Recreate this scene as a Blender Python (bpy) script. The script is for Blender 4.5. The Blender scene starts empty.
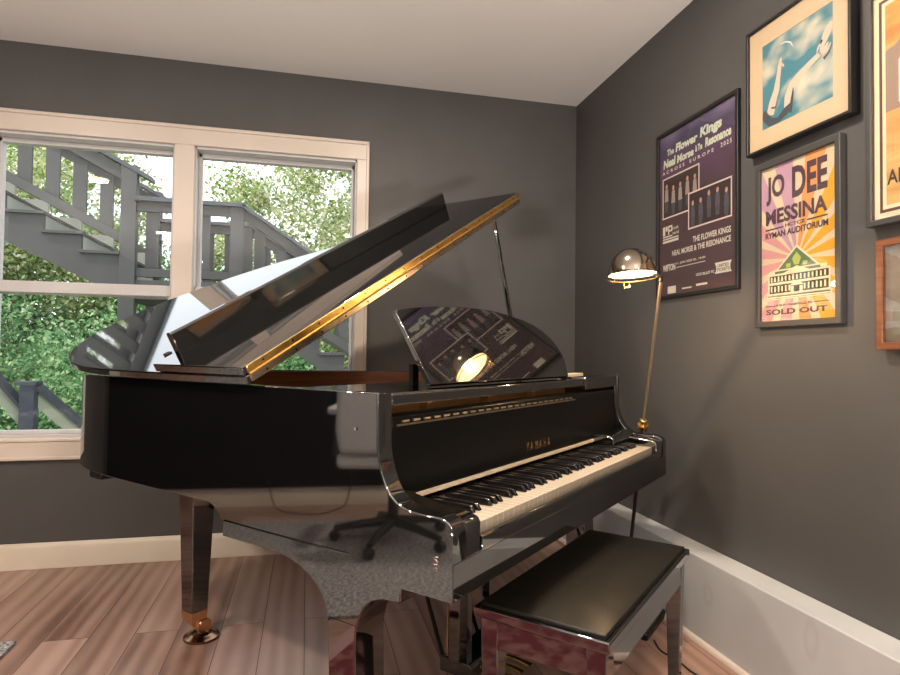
import bpy, bmesh, math, random
from mathutils import Vector, Matrix, Euler
random.seed(7)
SC = bpy.context.scene
COL = SC.collection
PI = math.pi

# ------------------------------------------------------------------ materials
def mat(name, col=(.5,.5,.5), rough=.5, metal=0., **kw):
    m = bpy.data.materials.new(name); m.use_nodes = True
    b = m.node_tree.nodes['Principled BSDF']
    b.inputs['Base Color'].default_value = (*col, 1)
    b.inputs['Roughness'].default_value = rough
    b.inputs['Metallic'].default_value = metal
    for k, v in kw.items(): b.inputs[k.replace('_', ' ')].default_value = v
    return m
def nd(m, typ, **kw):
    n = m.node_tree.nodes.new(typ)
    for k, v in kw.items():
        if k in n.inputs.keys(): n.inputs[k].default_value = v
        else: setattr(n, k, v)
    return n
def lk(m, a, b): m.node_tree.links.new(a, b)
def bsdf(m): return m.node_tree.nodes['Principled BSDF']
def vary(m, c1, c2, scale=6, detail=4, stretch=(1,1,1), bump=0., lo=.35, hi=.65, rough=None):
    """procedural two-tone noise on base colour, optional bump"""
    tc = nd(m, 'ShaderNodeTexCoord'); mp = nd(m, 'ShaderNodeMapping'); mp.inputs['Scale'].default_value = stretch
    no = nd(m, 'ShaderNodeTexNoise'); no.inputs['Scale'].default_value = scale; no.inputs['Detail'].default_value = detail
    cr = nd(m, 'ShaderNodeValToRGB')
    cr.color_ramp.elements[0].position = lo; cr.color_ramp.elements[0].color = (*c1, 1)
    cr.color_ramp.elements[1].position = hi; cr.color_ramp.elements[1].color = (*c2, 1)
    lk(m, tc.outputs['Object'], mp.inputs['Vector']); lk(m, mp.outputs['Vector'], no.inputs['Vector'])
    lk(m, no.outputs['Fac'], cr.inputs['Fac']); lk(m, cr.outputs['Color'], bsdf(m).inputs['Base Color'])
    if bump:
        bp = nd(m, 'ShaderNodeBump'); bp.inputs['Strength'].default_value = bump; bp.inputs['Distance'].default_value = .01
        lk(m, no.outputs['Fac'], bp.inputs['Height']); lk(m, bp.outputs['Normal'], bsdf(m).inputs['Normal'])
    return m

M = {}
M['wall'] = vary(mat('grey_wall_paint', rough=.55), (.076,.073,.071), (.085,.081,.079), 3.0, 6, bump=.02)
M['ceiling'] = vary(mat('ceiling_paint', rough=.9), (.78,.75,.72), (.8,.77,.74), 2)
M['white'] = vary(mat('white_trim_paint', rough=.35), (.63,.545,.475), (.68,.59,.52), 3)
M['base'] = vary(mat('baseboard_paint', rough=.35), (.72,.63,.52), (.77,.68,.57), 3)
M['ledge'] = vary(mat('ledge_paint', rough=.6), (.47,.48,.49), (.53,.54,.55), 3.5, 6)
def stains(m, spots):
    src = bsdf(m).inputs['Base Color'].links[0].from_socket
    tc = nd(m, 'ShaderNodeTexCoord'); no = nd(m, 'ShaderNodeTexNoise'); no.inputs['Scale'].default_value = 9
    wv = nd(m, 'ShaderNodeVectorMath', operation='MULTIPLY_ADD'); wv.inputs[1].default_value = (.03,.03,.03)
    lk(m, tc.outputs['Object'], no.inputs['Vector']); lk(m, no.outputs['Color'], wv.inputs[0]); lk(m, tc.outputs['Object'], wv.inputs[2])
    for c, sc, r in spots:
        mp = nd(m, 'ShaderNodeVectorMath', operation='SUBTRACT'); mp.inputs[1].default_value = (c[0]+.015, c[1]+.015, c[2]+.015)
        ms = nd(m, 'ShaderNodeVectorMath', operation='MULTIPLY'); ms.inputs[1].default_value = sc
        le = nd(m, 'ShaderNodeVectorMath', operation='LENGTH'); lk(m, wv.outputs[0], mp.inputs[0]); lk(m, mp.outputs[0], ms.inputs[0]); lk(m, ms.outputs[0], le.inputs[0])
        cr = nd(m, 'ShaderNodeValToRGB'); e = cr.color_ramp.elements
        e[0].position = r*.5; e[0].color = (.22,.22,.22,1); e[1].position = r*1.5; e[1].color = (0,0,0,1)
        k = e.new(r); k.color = (.9,.9,.9,1)
        mx = nd(m, 'ShaderNodeMixRGB'); mx.inputs[2].default_value = (.40,.38,.36,1)
        sc_ = nd(m, 'ShaderNodeMath', operation='MULTIPLY'); sc_.inputs[1].default_value = .5
        lk(m, le.outputs['Value'], cr.inputs['Fac']); lk(m, cr.outputs['Color'], sc_.inputs[0]); lk(m, sc_.outputs[0], mx.inputs[0]); lk(m, src, mx.inputs[1]); src = mx.outputs[0]
    lk(m, src, bsdf(m).inputs['Base Color'])
stains(M['ledge'], [((-.107,-1.312,.185),(1,1,.7),.022), ((-.107,-1.754,.235),(1,1.2,.55),.026)])
M['vinyl'] = mat('window_vinyl', (.56,.55,.55), .35)
M['lacquer'] = mat('black_lacquer', (.004,.004,.0042), .035, IOR=2.5)
M['lacquer_soft'] = mat('black_satin', (.008,.008,.008), .3)
M['fallboard'] = mat('black_fallboard', (.004,.004,.004), .3, Specular_IOR_Level=.12)
M['brass'] = vary(mat('brass', rough=.22, metal=1), (.72,.46,.16), (.85,.58,.24), 60, 3)
M['hinge'] = vary(mat('hinge_brass', rough=.3, metal=1), (.85,.50,.13), (.95,.62,.22), 45, 4)
M['hinge_dull'] = vary(mat('hinge_nickel', rough=.3, metal=1), (.45,.36,.25), (.62,.52,.38), 45, 4)
M['bronze'] = mat('dark_bronze', (.22,.12,.07), .22, 1.)
M['copper'] = mat('copper_brass', (.75,.46,.26), .28, 1.)
M['mahogany'] = vary(mat('mahogany', rough=.28), (.10,.042,.026), (.17,.075,.045), 5, 6, (1,1,14))
M['gold_plate'] = vary(mat('gold_iron_plate', rough=.35, metal=.75), (.55,.30,.08), (.68,.40,.13), 8, 3)
M['spruce'] = vary(mat('golden_wood', rough=.4), (.62,.33,.10), (.80,.47,.17), 4, 5, (1,12,12))
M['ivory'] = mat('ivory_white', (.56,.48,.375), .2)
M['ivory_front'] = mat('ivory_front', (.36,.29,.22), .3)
M['ebony'] = mat('ebony', (.010,.009,.009), .18)
M['felt_red'] = mat('red_felt', (.07,.012,.012), .9)
M['felt_cream'] = mat('cream_strip', (.62,.52,.38), .5)
M['rubber'] = mat('rubber', (.015,.015,.016), .6)
M['leather'] = vary(mat('black_leather', rough=.42), (.004,.0035,.0025), (.007,.006,.004), 22, 8, bump=.10)
M['chrome'] = mat('chrome', (.62,.55,.46), .12, 1.)
M['nickel'] = mat('lamp_nickel', (.30,.25,.20), .15, 1.)
M['lamp_white'] = mat('white_enamel', (.45,.40,.33), .4)
M['pole_metal'] = mat('pole_metal', (.50,.40,.28), .38, .85)
M['black_metal'] = mat('black_metal', (.02,.02,.02), .35, .6)
M['grey_metal'] = mat('grey_metal', (.12,.12,.12), .45, .3)
M['frame_black'] = mat('black_frame', (.012,.011,.010), .4)
M['frame_char'] = mat('charcoal_frame', (.05,.046,.042), .45)
M['frame_copper'] = vary(mat('copper_wood_frame', rough=.35), (.15,.05,.02), (.22,.078,.034), 5, 5, (1,20,1))
M['cable'] = mat('black_cable', (.012,.012,.012), .5)
M['grey_fabric'] = vary(mat('grey_fabric', rough=.9), (.72,.71,.70), (.80,.79,.78), 60, 4)
M['black_plastic'] = mat('black_plastic', (.018,.018,.018), .4)
M['rug_grey'] = vary(mat('grey_shag', rough=1), (.16,.145,.145), (.50,.47,.46), 75, 5, bump=.6, lo=.38, hi=.62)
M['rug_pink'] = mat('rug_pink_border', (.42,.24,.23), .95)
M['rug_red'] = vary(mat('red_rug', rough=1), (.15,.022,.030), (.27,.12,.11), 17, 5, lo=.45, hi=.62)
M['deck'] = vary(mat('grey_deck_paint', rough=.7), (.048,.0475,.044), (.068,.067,.062), 2.5, 6, (1,1,.4))
M['deck_cap'] = vary(mat('blue_grey_deck_cap', rough=.6), (.050,.058,.064), (.07,.08,.088), 2.5, 5)
M['deck_dark'] = mat('dark_rail', (.03,.036,.05), .6)
M['deck_pale'] = vary(mat('pale_riser', rough=.7), (.30,.31,.26), (.38,.39,.33), 3)
M['rail_olive'] = mat('weathered_rail', (.28,.30,.22), .7)
M['bark'] = vary(mat('bark', rough=.9), (.06,.05,.04), (.14,.12,.1), 12, 5, (1,1,.2))
M['ground'] = vary(mat('forest_ground', rough=1), (.05,.07,.02), (.12,.14,.06), 1.5, 6)

def leaf_mat(name, cols, trans=.5):
    m = bpy.data.materials.new(name); m.use_nodes = True
    nt = m.node_tree; nt.nodes.remove(bsdf(m))
    out = nt.nodes['Material Output']
    ge = nd(m, 'ShaderNodeNewGeometry'); cr = nd(m, 'ShaderNodeValToRGB')
    el = cr.color_ramp.elements
    el[0].color = (*cols[0], 1); el[1].color = (*cols[-1], 1)
    for i, c in enumerate(cols[1:-1]):
        e = el.new((i+1)/(len(cols)-1)); e.color = (*c, 1)
    d = nd(m, 'ShaderNodeBsdfDiffuse'); t = nd(m, 'ShaderNodeBsdfTranslucent'); mx = nd(m, 'ShaderNodeMixShader')
    mx.inputs[0].default_value = trans
    lk(m, ge.outputs['Random Per Island'], cr.inputs['Fac'])
    lk(m, cr.outputs['Color'], d.inputs['Color']); lk(m, cr.outputs['Color'], t.inputs['Color'])
    lk(m, d.outputs[0], mx.inputs[1]); lk(m, t.outputs[0], mx.inputs[2]); lk(m, mx.outputs[0], out.inputs['Surface'])
    return m
M['leaf_dark'] = leaf_mat('leaf_green', [(.05,.14,.055),(.13,.29,.12),(.25,.43,.20),(.50,.62,.35)], .45)
M['leaf_light'] = leaf_mat('leaf_bright', [(.08,.17,.025),(.20,.31,.06),(.45,.48,.24),(.75,.70,.56)], .5)

def glass_mat(name, tint=(1,1,1), ior=1.45, rough=0.0, boost=1.):
    m = bpy.data.materials.new(name); m.use_nodes = True
    nt = m.node_tree; nt.nodes.remove(bsdf(m)); out = nt.nodes['Material Output']
    tr = nd(m, 'ShaderNodeBsdfTransparent'); tr.inputs['Color'].default_value = (*tint, 1)
    gl = nd(m, 'ShaderNodeBsdfGlossy'); gl.inputs['Roughness'].default_value = rough
    lw = nd(m, 'ShaderNodeLayerWeight'); lw.inputs['Blend'].default_value = .5
    pw = nd(m, 'ShaderNodeMath', operation='POWER'); pw.inputs[1].default_value = 5
    f0 = ((ior-1)/(ior+1))**2
    fr = nd(m, 'ShaderNodeMath', operation='MULTIPLY_ADD'); fr.inputs[1].default_value = 1-f0; fr.inputs[2].default_value = f0
    lk(m, lw.outputs['Facing'], pw.inputs[0]); lk(m, pw.outputs[0], fr.inputs[0])
    mx = nd(m, 'ShaderNodeMixShader')
    lk(m, fr.outputs[0], mx.inputs[0]); lk(m, tr.outputs[0], mx.inputs[1]); lk(m, gl.outputs[0], mx.inputs[2])
    lk(m, mx.outputs[0], out.inputs['Surface'])
    return m
M['glass'] = glass_mat('window_glass', (.985,.99,.985), 1.40)
M['frame_glass'] = glass_mat('picture_glass', (1,1,1), 1.35)

def emit_mat(name, col, s):
    m = bpy.data.materials.new(name); m.use_nodes = True
    b = bsdf(m); b.inputs['Base Color'].default_value = (*col, 1)
    b.inputs['Emission Color'].default_value = (*col, 1); b.inputs['Emission Strength'].default_value = s
    return m
M['can_glow'] = emit_mat('recessed_light_glow', (1., .74, .48), 26)
M['bulb_glow'] = emit_mat('bulb_glow', (1., .80, .55), 30)

def floor_mat():
    m = mat('oak_plank_floor', rough=.28)
    tc = nd(m, 'ShaderNodeTexCoord'); mp = nd(m, 'ShaderNodeMapping'); mp.inputs['Rotation'].default_value = (0,0,PI/2)
    lk(m, tc.outputs['Object'], mp.inputs['Vector'])
    br = nd(m, 'ShaderNodeTexBrick'); br.offset = .37; br.offset_frequency = 2
    br.inputs['Scale'].default_value = 1; br.inputs['Brick Width'].default_value = 1.25; br.inputs['Row Height'].default_value = .147
    br.inputs['Mortar Size'].default_value = .0016; br.inputs['Mortar Smooth'].default_value = .3
    br.inputs['Color1'].default_value = (.2,.2,.2,1); br.inputs['Color2'].default_value = (.8,.8,.8,1); br.inputs['Mortar'].default_value = (.5,.5,.5,1)
    lk(m, mp.outputs['Vector'], br.inputs['Vector'])
    # per-plank offset for grain
    ad = nd(m, 'ShaderNodeVectorMath', operation='MULTIPLY_ADD')
    ad.inputs[1].default_value = (7.3, 3.1, 0); 
    lk(m, br.outputs['Color'], ad.inputs[0]); lk(m, mp.outputs['Vector'], ad.inputs[2])
    ms = nd(m, 'ShaderNodeMapping'); ms.inputs['Scale'].default_value = (.9, 5.5, 1)
    lk(m, ad.outputs[0], ms.inputs['Vector'])
    n1 = nd(m, 'ShaderNodeTexNoise'); n1.inputs['Scale'].default_value = 1.; n1.inputs['Detail'].default_value = 7; n1.inputs['Distortion'].default_value = 1.6
    lk(m, ms.outputs['Vector'], n1.inputs['Vector'])
    ms2 = nd(m, 'ShaderNodeMapping'); ms2.inputs['Scale'].default_value = (1.1, 5, 1)
    lk(m, ad.outputs[0], ms2.inputs['Vector'])
    n2 = nd(m, 'ShaderNodeTexNoise'); n2.inputs['Scale'].default_value = 1.; n2.inputs['Detail'].default_value = 3
    lk(m, ms2.outputs['Vector'], n2.inputs['Vector'])
    wv = nd(m, 'ShaderNodeTexWave'); wv.wave_type = 'RINGS'; wv.inputs['Scale'].default_value = 5; wv.inputs['Distortion'].default_value = 6; wv.inputs['Detail'].default_value = 3
    ms3 = nd(m, 'ShaderNodeMapping'); ms3.inputs['Scale'].default_value = (.09, 1.0, 1)
    lk(m, ad.outputs[0], ms3.inputs['Vector']); lk(m, ms3.outputs['Vector'], wv.inputs['Vector'])
    a1 = nd(m, 'ShaderNodeMath', operation='MULTIPLY'); a1.inputs[1].default_value = .36
    lk(m, n1.outputs['Fac'], a1.inputs[0])
    a2 = nd(m, 'ShaderNodeMath', operation='MULTIPLY_ADD'); a2.inputs[1].default_value = .30
    lk(m, n2.outputs['Fac'], a2.inputs[0]); lk(m, a1.outputs[0], a2.inputs[2])
    a3 = nd(m, 'ShaderNodeMath', operation='MULTIPLY_ADD'); a3.inputs[1].default_value = .13
    lk(m, wv.outputs['Fac'], a3.inputs[0]); lk(m, a2.outputs[0], a3.inputs[2])
    sx = nd(m, 'ShaderNodeSeparateColor'); lk(m, br.outputs['Color'], sx.inputs[0])
    a4 = nd(m, 'ShaderNodeMath', operation='MULTIPLY_ADD'); a4.inputs[1].default_value = .27
    lk(m, sx.outputs[0], a4.inputs[0]); lk(m, a3.outputs[0], a4.inputs[2])
    cr = nd(m, 'ShaderNodeValToRGB'); el = cr.color_ramp.elements
    el[0].position = .30; el[0].color = (.14,.068,.044,1); el[1].position = .80; el[1].color = (.52,.345,.28,1)
    e = el.new(.5); e.color = (.33,.195,.145,1)
    lk(m, a4.outputs[0], cr.inputs['Fac'])
    mx = nd(m, 'ShaderNodeMixRGB'); mx.inputs[2].default_value = (.05,.025,.018,1)
    lk(m, br.outputs['Fac'], mx.inputs[0]); lk(m, cr.outputs['Color'], mx.inputs[1]); lk(m, mx.outputs[0], bsdf(m).inputs['Base Color'])
    bp = nd(m, 'ShaderNodeBump'); bp.inputs['Strength'].default_value = .06; bp.inputs['Distance'].default_value = .004
    lk(m, a3.outputs[0], bp.inputs['Height']); lk(m, bp.outputs['Normal'], bsdf(m).inputs['Normal'])
    return m
M['floor'] = floor_mat()

# ------------------------------------------------------------------ mesh helpers
def box(bm, x0, x1, y0, y1, z0, z1):
    v = [bm.verts.new(p) for p in ((x0,y0,z0),(x1,y0,z0),(x1,y1,z0),(x0,y1,z0),(x0,y0,z1),(x1,y0,z1),(x1,y1,z1),(x0,y1,z1))]
    for f in ((0,3,2,1),(4,5,6,7),(0,1,5,4),(1,2,6,5),(2,3,7,6),(3,0,4,7)): bm.faces.new([v[i] for i in f])
    return v
def B(*a):
    bm = bmesh.new(); box(bm, *a); return bm
def prism(bm, pts, axis, a0, a1):
    """extrude a 2-D polygon along an axis; axis 'x': pts=(y,z), 'y': pts=(x,z), 'z': pts=(x,y)"""
    def mk(p, a):
        return {'x': (a,p[0],p[1]), 'y': (p[0],a,p[1]), 'z': (p[0],p[1],a)}[axis]
    lo = [bm.verts.new(mk(p, a0)) for p in pts]; hi = [bm.verts.new(mk(p, a1)) for p in pts]
    n = len(pts)
    bm.faces.new(lo); bm.faces.new(hi)
    for i in range(n): bm.faces.new([lo[i], lo[(i+1)%n], hi[(i+1)%n], hi[i]])
    bmesh.ops.recalc_face_normals(bm, faces=bm.faces)
    return bm
def P_(pts, axis, a0, a1): return prism(bmesh.new(), pts, axis, a0, a1)
def ring_wall(bm, outer, inner, z0, z1):
    n = len(outer)
    V = [[bm.verts.new((p[0],p[1],z)) for p in L] for L in (outer, inner) for z in (z0, z1)]
    for i in range(n):
        j = (i+1) % n
        bm.faces.new([V[0][i],V[0][j],V[1][j],V[1][i]]); bm.faces.new([V[2][j],V[2][i],V[3][i],V[3][j]])
        bm.faces.new([V[1][i],V[1][j],V[3][j],V[3][i]]); bm.faces.new([V[0][j],V[0][i],V[2][i],V[2][j]])
    bmesh.ops.recalc_face_normals(bm, faces=bm.faces)
    return bm
def strip_wall(bm, outer, inner, z0, z1):
    """open-ended wall between two polylines"""
    n = len(outer)
    V = [[bm.verts.new((p[0],p[1],z)) for p in L] for L in (outer, inner) for z in (z0, z1)]
    for i in range(n-1):
        j = i+1
        bm.faces.new([V[0][i],V[0][j],V[1][j],V[1][i]]); bm.faces.new([V[2][j],V[2][i],V[3][i],V[3][j]])
        bm.faces.new([V[1][i],V[1][j],V[3][j],V[3][i]]); bm.faces.new([V[0][j],V[0][i],V[2][i],V[2][j]])
    for i in (0, n-1): bm.faces.new([V[0][i],V[1][i],V[3][i],V[2][i]])
    bmesh.ops.recalc_face_normals(bm, faces=bm.faces)
    return bm
def tube(bm, pts, r, n=12, r2=None):
    pts = [Vector(p) for p in pts]; rings = []
    up = None
    for i, p in enumerate(pts):
        d = (pts[min(i+1,len(pts)-1)] - pts[max(i-1,0)]).normalized()
        if up is None: up = d.orthogonal().normalized()
        a = (up - d*up.dot(d)).normalized(); b = d.cross(a); up = a
        rr = r if r2 is None else r + (r2-r)*i/(len(pts)-1)
        rings.append([bm.verts.new(p + (a*math.cos(2*PI*k/n) + b*math.sin(2*PI*k/n))*rr) for k in range(n)])
    for i in range(len(rings)-1):
        for k in range(n): bm.faces.new([rings[i][k], rings[i][(k+1)%n], rings[i+1][(k+1)%n], rings[i+1][k]])
    bm.faces.new(rings[0][::-1]); bm.faces.new(rings[-1])
    return bm
def T(pts, r, n=12, r2=None): return tube(bmesh.new(), pts, r, n, r2)
def lathe(bm, prof, n=32, c=(0,0,0)):
    rings = []
    for r, z in prof:
        if r < 1e-5: rings.append([bm.verts.new((c[0],c[1],c[2]+z))])
        else: rings.append([bm.verts.new((c[0]+r*math.cos(2*PI*k/n), c[1]+r*math.sin(2*PI*k/n), c[2]+z)) for k in range(n)])
    for a, b in zip(rings, rings[1:]):
        for k in range(n):
            q = [a[k%len(a)], a[(k+1)%len(a)], b[(k+1)%len(b)], b[k%len(b)]]
            u = []
            for v in q:
                if v not in u: u.append(v)
            if len(u) > 2: bm.faces.new(u)
    return bm
def L_(prof, n=32, c=(0,0,0)): return lathe(bmesh.new(), prof, n, c)
def xform(bm, mtx):
    bmesh.ops.transform(bm, matrix=mtx, verts=bm.verts); return bm
def frustum(bm, cx, cy, z0, h0, z1, h1, h0y=None, h1y=None):
    h0y = h0y or h0; h1y = h1y or h1
    v = [bm.verts.new((cx+sx*h, cy+sy*hy, z)) for z, h, hy in ((z0,h0,h0y),(z1,h1,h1y)) for sx, sy in ((-1,-1),(1,-1),(1,1),(-1,1))]
    for f in ((0,3,2,1),(4,5,6,7),(0,1,5,4),(1,2,6,5),(2,3,7,6),(3,0,4,7)): bm.faces.new([v[i] for i in f])
    return bm
def obj(name, bm, m=None, parent=None, bevel=0., seg=2, sub=0, smooth=35, mats=None):
    me = bpy.data.meshes.new(name)
    if isinstance(bm, bpy.types.Mesh): me = bm
    else: bm.to_mesh(me); bm.free()
    for q in (mats or [m]): 
        if q is not None: me.materials.append(M[q] if isinstance(q, str) else q)
    if smooth:
        for p in me.polygons: p.use_smooth = True
        if not sub: me.set_sharp_from_angle(angle=math.radians(smooth))
    o = bpy.data.objects.new(name, me); COL.objects.link(o)
    if parent: o.parent = parent
    if bevel:
        b = o.modifiers.new('bevel', 'BEVEL'); b.width = bevel; b.segments = seg; b.limit_method = 'ANGLE'; b.angle_limit = math.radians(40)
        b.harden_normals = False
    if sub:
        s = o.modifiers.new('sub', 'SUBSURF'); s.levels = sub; s.render_levels = sub
    return o
def tag(o, label=None, cat=None, group=None, kind=None):
    if label: o['label'] = label
    if cat: o['category'] = cat
    if group: o['group'] = group
    if kind: o['kind'] = kind
    return o
def thing(name, label, cat, loc=(0,0,0), rot=(0,0,0), group=None):
    o = bpy.data.objects.new(name, None); COL.objects.link(o)
    o.empty_display_size = .1; o.location = loc; o.rotation_euler = rot
    return tag(o, label, cat, group)
def struct(name, bm, m, parent=None, label=None, **kw):
    o = obj(name, bm, m, parent, **kw)
    if not parent: tag(o, label or name.replace('_', ' '), kind='structure', cat=name.split('_')[0])
    return o
def catmull(pts, n=8):
    out = []
    for i in range(len(pts)-1):
        p0 = Vector(pts[max(i-1,0)]); p1 = Vector(pts[i]); p2 = Vector(pts[i+1]); p3 = Vector(pts[min(i+2,len(pts)-1)])
        for k in range(n):
            t = k/n
            out.append(.5*((2*p1) + (p2-p0)*t + (2*p0-5*p1+4*p2-p3)*t*t + (3*p1-p0-3*p2+p3)*t**3))
    out.append(Vector(pts[-1])); return out
def offset(pl, d):
    """offset an open polyline to its left by d"""
    out = []
    for i, p in enumerate(pl):
        t = (pl[min(i+1,len(pl)-1)] - pl[max(i-1,0)]).normalized()
        out.append(p + Vector((-t.y, t.x))*d)
    return out
def text_mesh(body, w, h, cx=0, cy=0, z=0, depth=0, shear=0., spacing=1., bold=0.):
    cu = bpy.data.curves.new('t', 'FONT'); cu.body = body; cu.size = 1; cu.shear = shear; cu.space_character = spacing
    cu.extrude = 0; cu.offset = bold; cu.resolution_u = 3
    o = bpy.data.objects.new('t', cu); COL.objects.link(o)
    bpy.context.view_layer.update()
    me = bpy.data.meshes.new_from_object(o.evaluated_get(bpy.context.evaluated_depsgraph_get()))
    bpy.data.objects.remove(o); bpy.data.curves.remove(cu)
    xs = [v.co.x for v in me.vertices]; ys = [v.co.y for v in me.vertices]
    x0, x1, y0, y1 = min(xs), max(xs), min(ys), max(ys)
    for v in me.vertices:
        v.co = ((v.co.x-(x0+x1)/2)*w/(x1-x0)+cx, (v.co.y-(y0+y1)/2)*h/(y1-y0)+cy, z)
    bm = bmesh.new(); bm.from_mesh(me); bpy.data.meshes.remove(me)
    if depth:
        r = bmesh.ops.extrude_face_region(bm, geom=bm.faces[:])
        bmesh.ops.translate(bm, vec=(0,0,depth), verts=[e for e in r['geom'] if isinstance(e, bmesh.types.BMVert)])
        bmesh.ops.recalc_face_normals(bm, faces=bm.faces)
    return bm

# ------------------------------------------------------------------ camera
def make_camera():
    yaw, pitch, roll = .2335, .0263, .0126
    cy, sy = math.cos(yaw), math.sin(yaw); cp, sp = math.cos(pitch), math.sin(pitch)
    f = Vector((sy*cp, cy*cp, sp)); r = Vector((cy, -sy, 0)); u = r.cross(f)
    r2 = math.cos(roll)*r + math.sin(roll)*u; u2 = -math.sin(roll)*r + math.cos(roll)*u
    cam = bpy.data.cameras.new('camera'); o = bpy.data.objects.new('camera', cam); COL.objects.link(o)
    m = Matrix((r2, u2, -f)).transposed().to_4x4(); m.translation = Vector((-1.4795, -3.1556, 1.0138))
    o.matrix_world = m; cam.sensor_width = 36; cam.lens = 600.47/900*36; cam.clip_start = .02
    SC.camera = o
make_camera()

# ------------------------------------------------------------------ room shell
RX0, RY0, H = -4.25, -8.0, 2.44
struct('floor', B(RX0-.2, .15, RY0-.2, .2, -.12, 0), 'floor', smooth=0, label='brown oak plank floor')
struct('ceiling', B(RX0-.2, .15, RY0-.2, .2, H, H+.15), 'ceiling', smooth=0, label='off-white flat ceiling')
struct('wall_right', B(0, .15, RY0-.2, .2, 0, H), 'wall', smooth=0, label='dark grey right wall')
struct('wall_left', B(RX0-.15, RX0, RY0-.2, .2, 0, H), 'wall', smooth=0, label='dark grey left wall')
struct('wall_front', B(RX0, 0, RY0-.15, RY0, 0, H), 'wall', smooth=0, label='dark grey wall behind the viewer')
# back wall with one wide opening holding both windows
OX0, OX1, OZ0, OZ1 = -2.915, -1.243, .60, 2.02
bm = bmesh.new()
box(bm, RX0, OX0, 0, .15, 0, H); box(bm, OX1, 0, 0, .15, 0, H)
box(bm, OX0, OX1, 0, .15, 0, OZ0); box(bm, OX0, OX1, 0, .15, OZ1, H)
struct('wall_back', bm, 'wall', smooth=0, label='dark grey back wall with the window')
# casing
bm = bmesh.new()
CT, CB, CL, CR = 2.112, .502, -2.982, -1.1835
box(bm, CL, CR, -.018, 0, OZ1, CT); box(bm, CL, CR, -.018, 0, CB, OZ0)
box(bm, CL, OX0, -.018, 0, OZ0, OZ1); box(bm, OX1, CR, -.018, 0, OZ0, OZ1)
box(bm, -2.128, -2.033, -.018, .075, OZ0, OZ1)      # mullion between the two windows
# back band
for a in ((CL-.004, CR+.004, -.026, 0, CT-.014, CT+.004), (CL-.004, CR+.004, -.026, 0, CB-.004, CB+.012),
          (CL-.004, CL+.012, -.026, 0, CB, CT), (CR-.012, CR+.004, -.026, 0, CB, CT),
          (OX0, OX1, -.024, 0, OZ0-.018, OZ0-.004)):
    box(bm, *a)
struct('trim_1', bm, 'white', bevel=.004, label='cream window casing around both windows')
def window(n, x0, x1):
    w = bpy.data.objects.new('window_%d' % n, None); COL.objects.link(w)
    tag(w, ('left' if n == 1 else 'right') + ' double-hung window with white sashes', 'window', kind='structure')
    w.location = ((x0+x1)/2, 0, OZ0); hw = (x1-x0)/2; hh = OZ1-OZ0
    bm = bmesh.new()                                   # jamb liner
    box(bm, -hw, -hw+.006, 0, .14, 0, hh); box(bm, hw-.006, hw, 0, .14, 0, hh)
    box(bm, -hw, hw, 0, .14, hh-.012, hh); box(bm, -hw, hw, 0, .14, 0, .012)
    obj('jamb', bm, 'vinyl', w, smooth=0)
    bm = bmesh.new()                                   # lower sash (room side)
    a, b = -hw+.006, hw-.006
    mz = 1.30-OZ0
    box(bm, a, a+.016, .03, .065, .012, mz+.028); box(bm, b-.016, b, .03, .065, .012, mz+.028)
    box(bm, a, b, .03, .065, .012, .030); 
    box(bm, a, b, .026, .068, mz-.026, mz+.028)
    lo = obj('lower_sash', bm, 'vinyl' if n == 2 else 'vinyl', w, bevel=.003)
    obj('window_pane', B(a+.014, b-.014, .046, .05, .028, mz), 'glass', lo, smooth=0)
    bm = bmesh.new()
    box(bm, a, a+.016, .066, .11, mz-.02, hh-.012); box(bm, b-.016, b, .066, .11, mz-.02, hh-.012)
    box(bm, a, b, .066, .11, hh-.034, hh-.012); box(bm, a, b, .075, .11, mz-.03, mz+.02)
    up = obj('upper_sash', bm, 'vinyl', w, bevel=.003)
    obj('window_pane', B(a+.014, b-.014, .09, .094, mz, hh-.03), 'glass', up, smooth=0)
window(1, OX0, -2.128); window(2, -2.033, OX1)
# baseboards
def base_profile(d0=0.): return [(0,0),(-.016,0),(-.016,.092),(-.012,.104),(-.008,.112),(-.006,.117),(0,.117)]
struct('baseboard_back', P_(base_profile(), 'x', RX0, -.107), 'base', bevel=.0015, label='cream baseboard under the window')
struct('baseboard_left', P_([(RX0-p[0], p[1]) for p in base_profile()], 'y', RY0, -.02), 'base', label='cream baseboard on the left wall')
struct('wall_ledge', B(-.107, 0, RY0, 0, 0, .300), 'ledge', bevel=.004, label='low boxed white ledge along the right wall')
bm = bmesh.new(); prism(bm, [(-.107,0),(-.121,0),(-.120,.007),(-.116,.013),(-.111,.016),(-.107,.017)], 'y', RY0, -.017)
struct('trim_2', bm, 'white', label='white shoe moulding along the ledge')

# ------------------------------------------------------------------ recessed ceiling lights
def recessed(x, y, power):
    t = thing('recessed_spotlight', 'round recessed ceiling light glowing warm white', 'ceiling light', (x, y, H), group='recessed ceiling lights')
    obj('trim_ring', L_([(.075,-.001),(.098,-.001),(.098,-.006),(.09,-.009),(.075,-.004),(.075,-.001)], 32), 'white', t)
    obj('light_disc', L_([(0,-.003),(.074,-.003)], 32), 'can_glow', t, smooth=0)
    ld = bpy.data.lights.new('recessed_lamp', 'AREA'); ld.shape = 'DISK'; ld.size = .14; ld.energy = power; ld.color = (1., .87, .72)
    lo = bpy.data.objects.new('recessed_lamp', ld); COL.objects.link(lo); lo.parent = t; lo.location = (0,0,-.02)
CANW = 24.
for x, y, p in ((-3.2,-2.2,44.),(-3.2,-4.5,CANW),(-3.2,-6.9,CANW),(-1.0,-1.6,30.),(-1.0,-4.0,30.),(-1.0,-6.6,CANW)): recessed(x, y, p)

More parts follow.
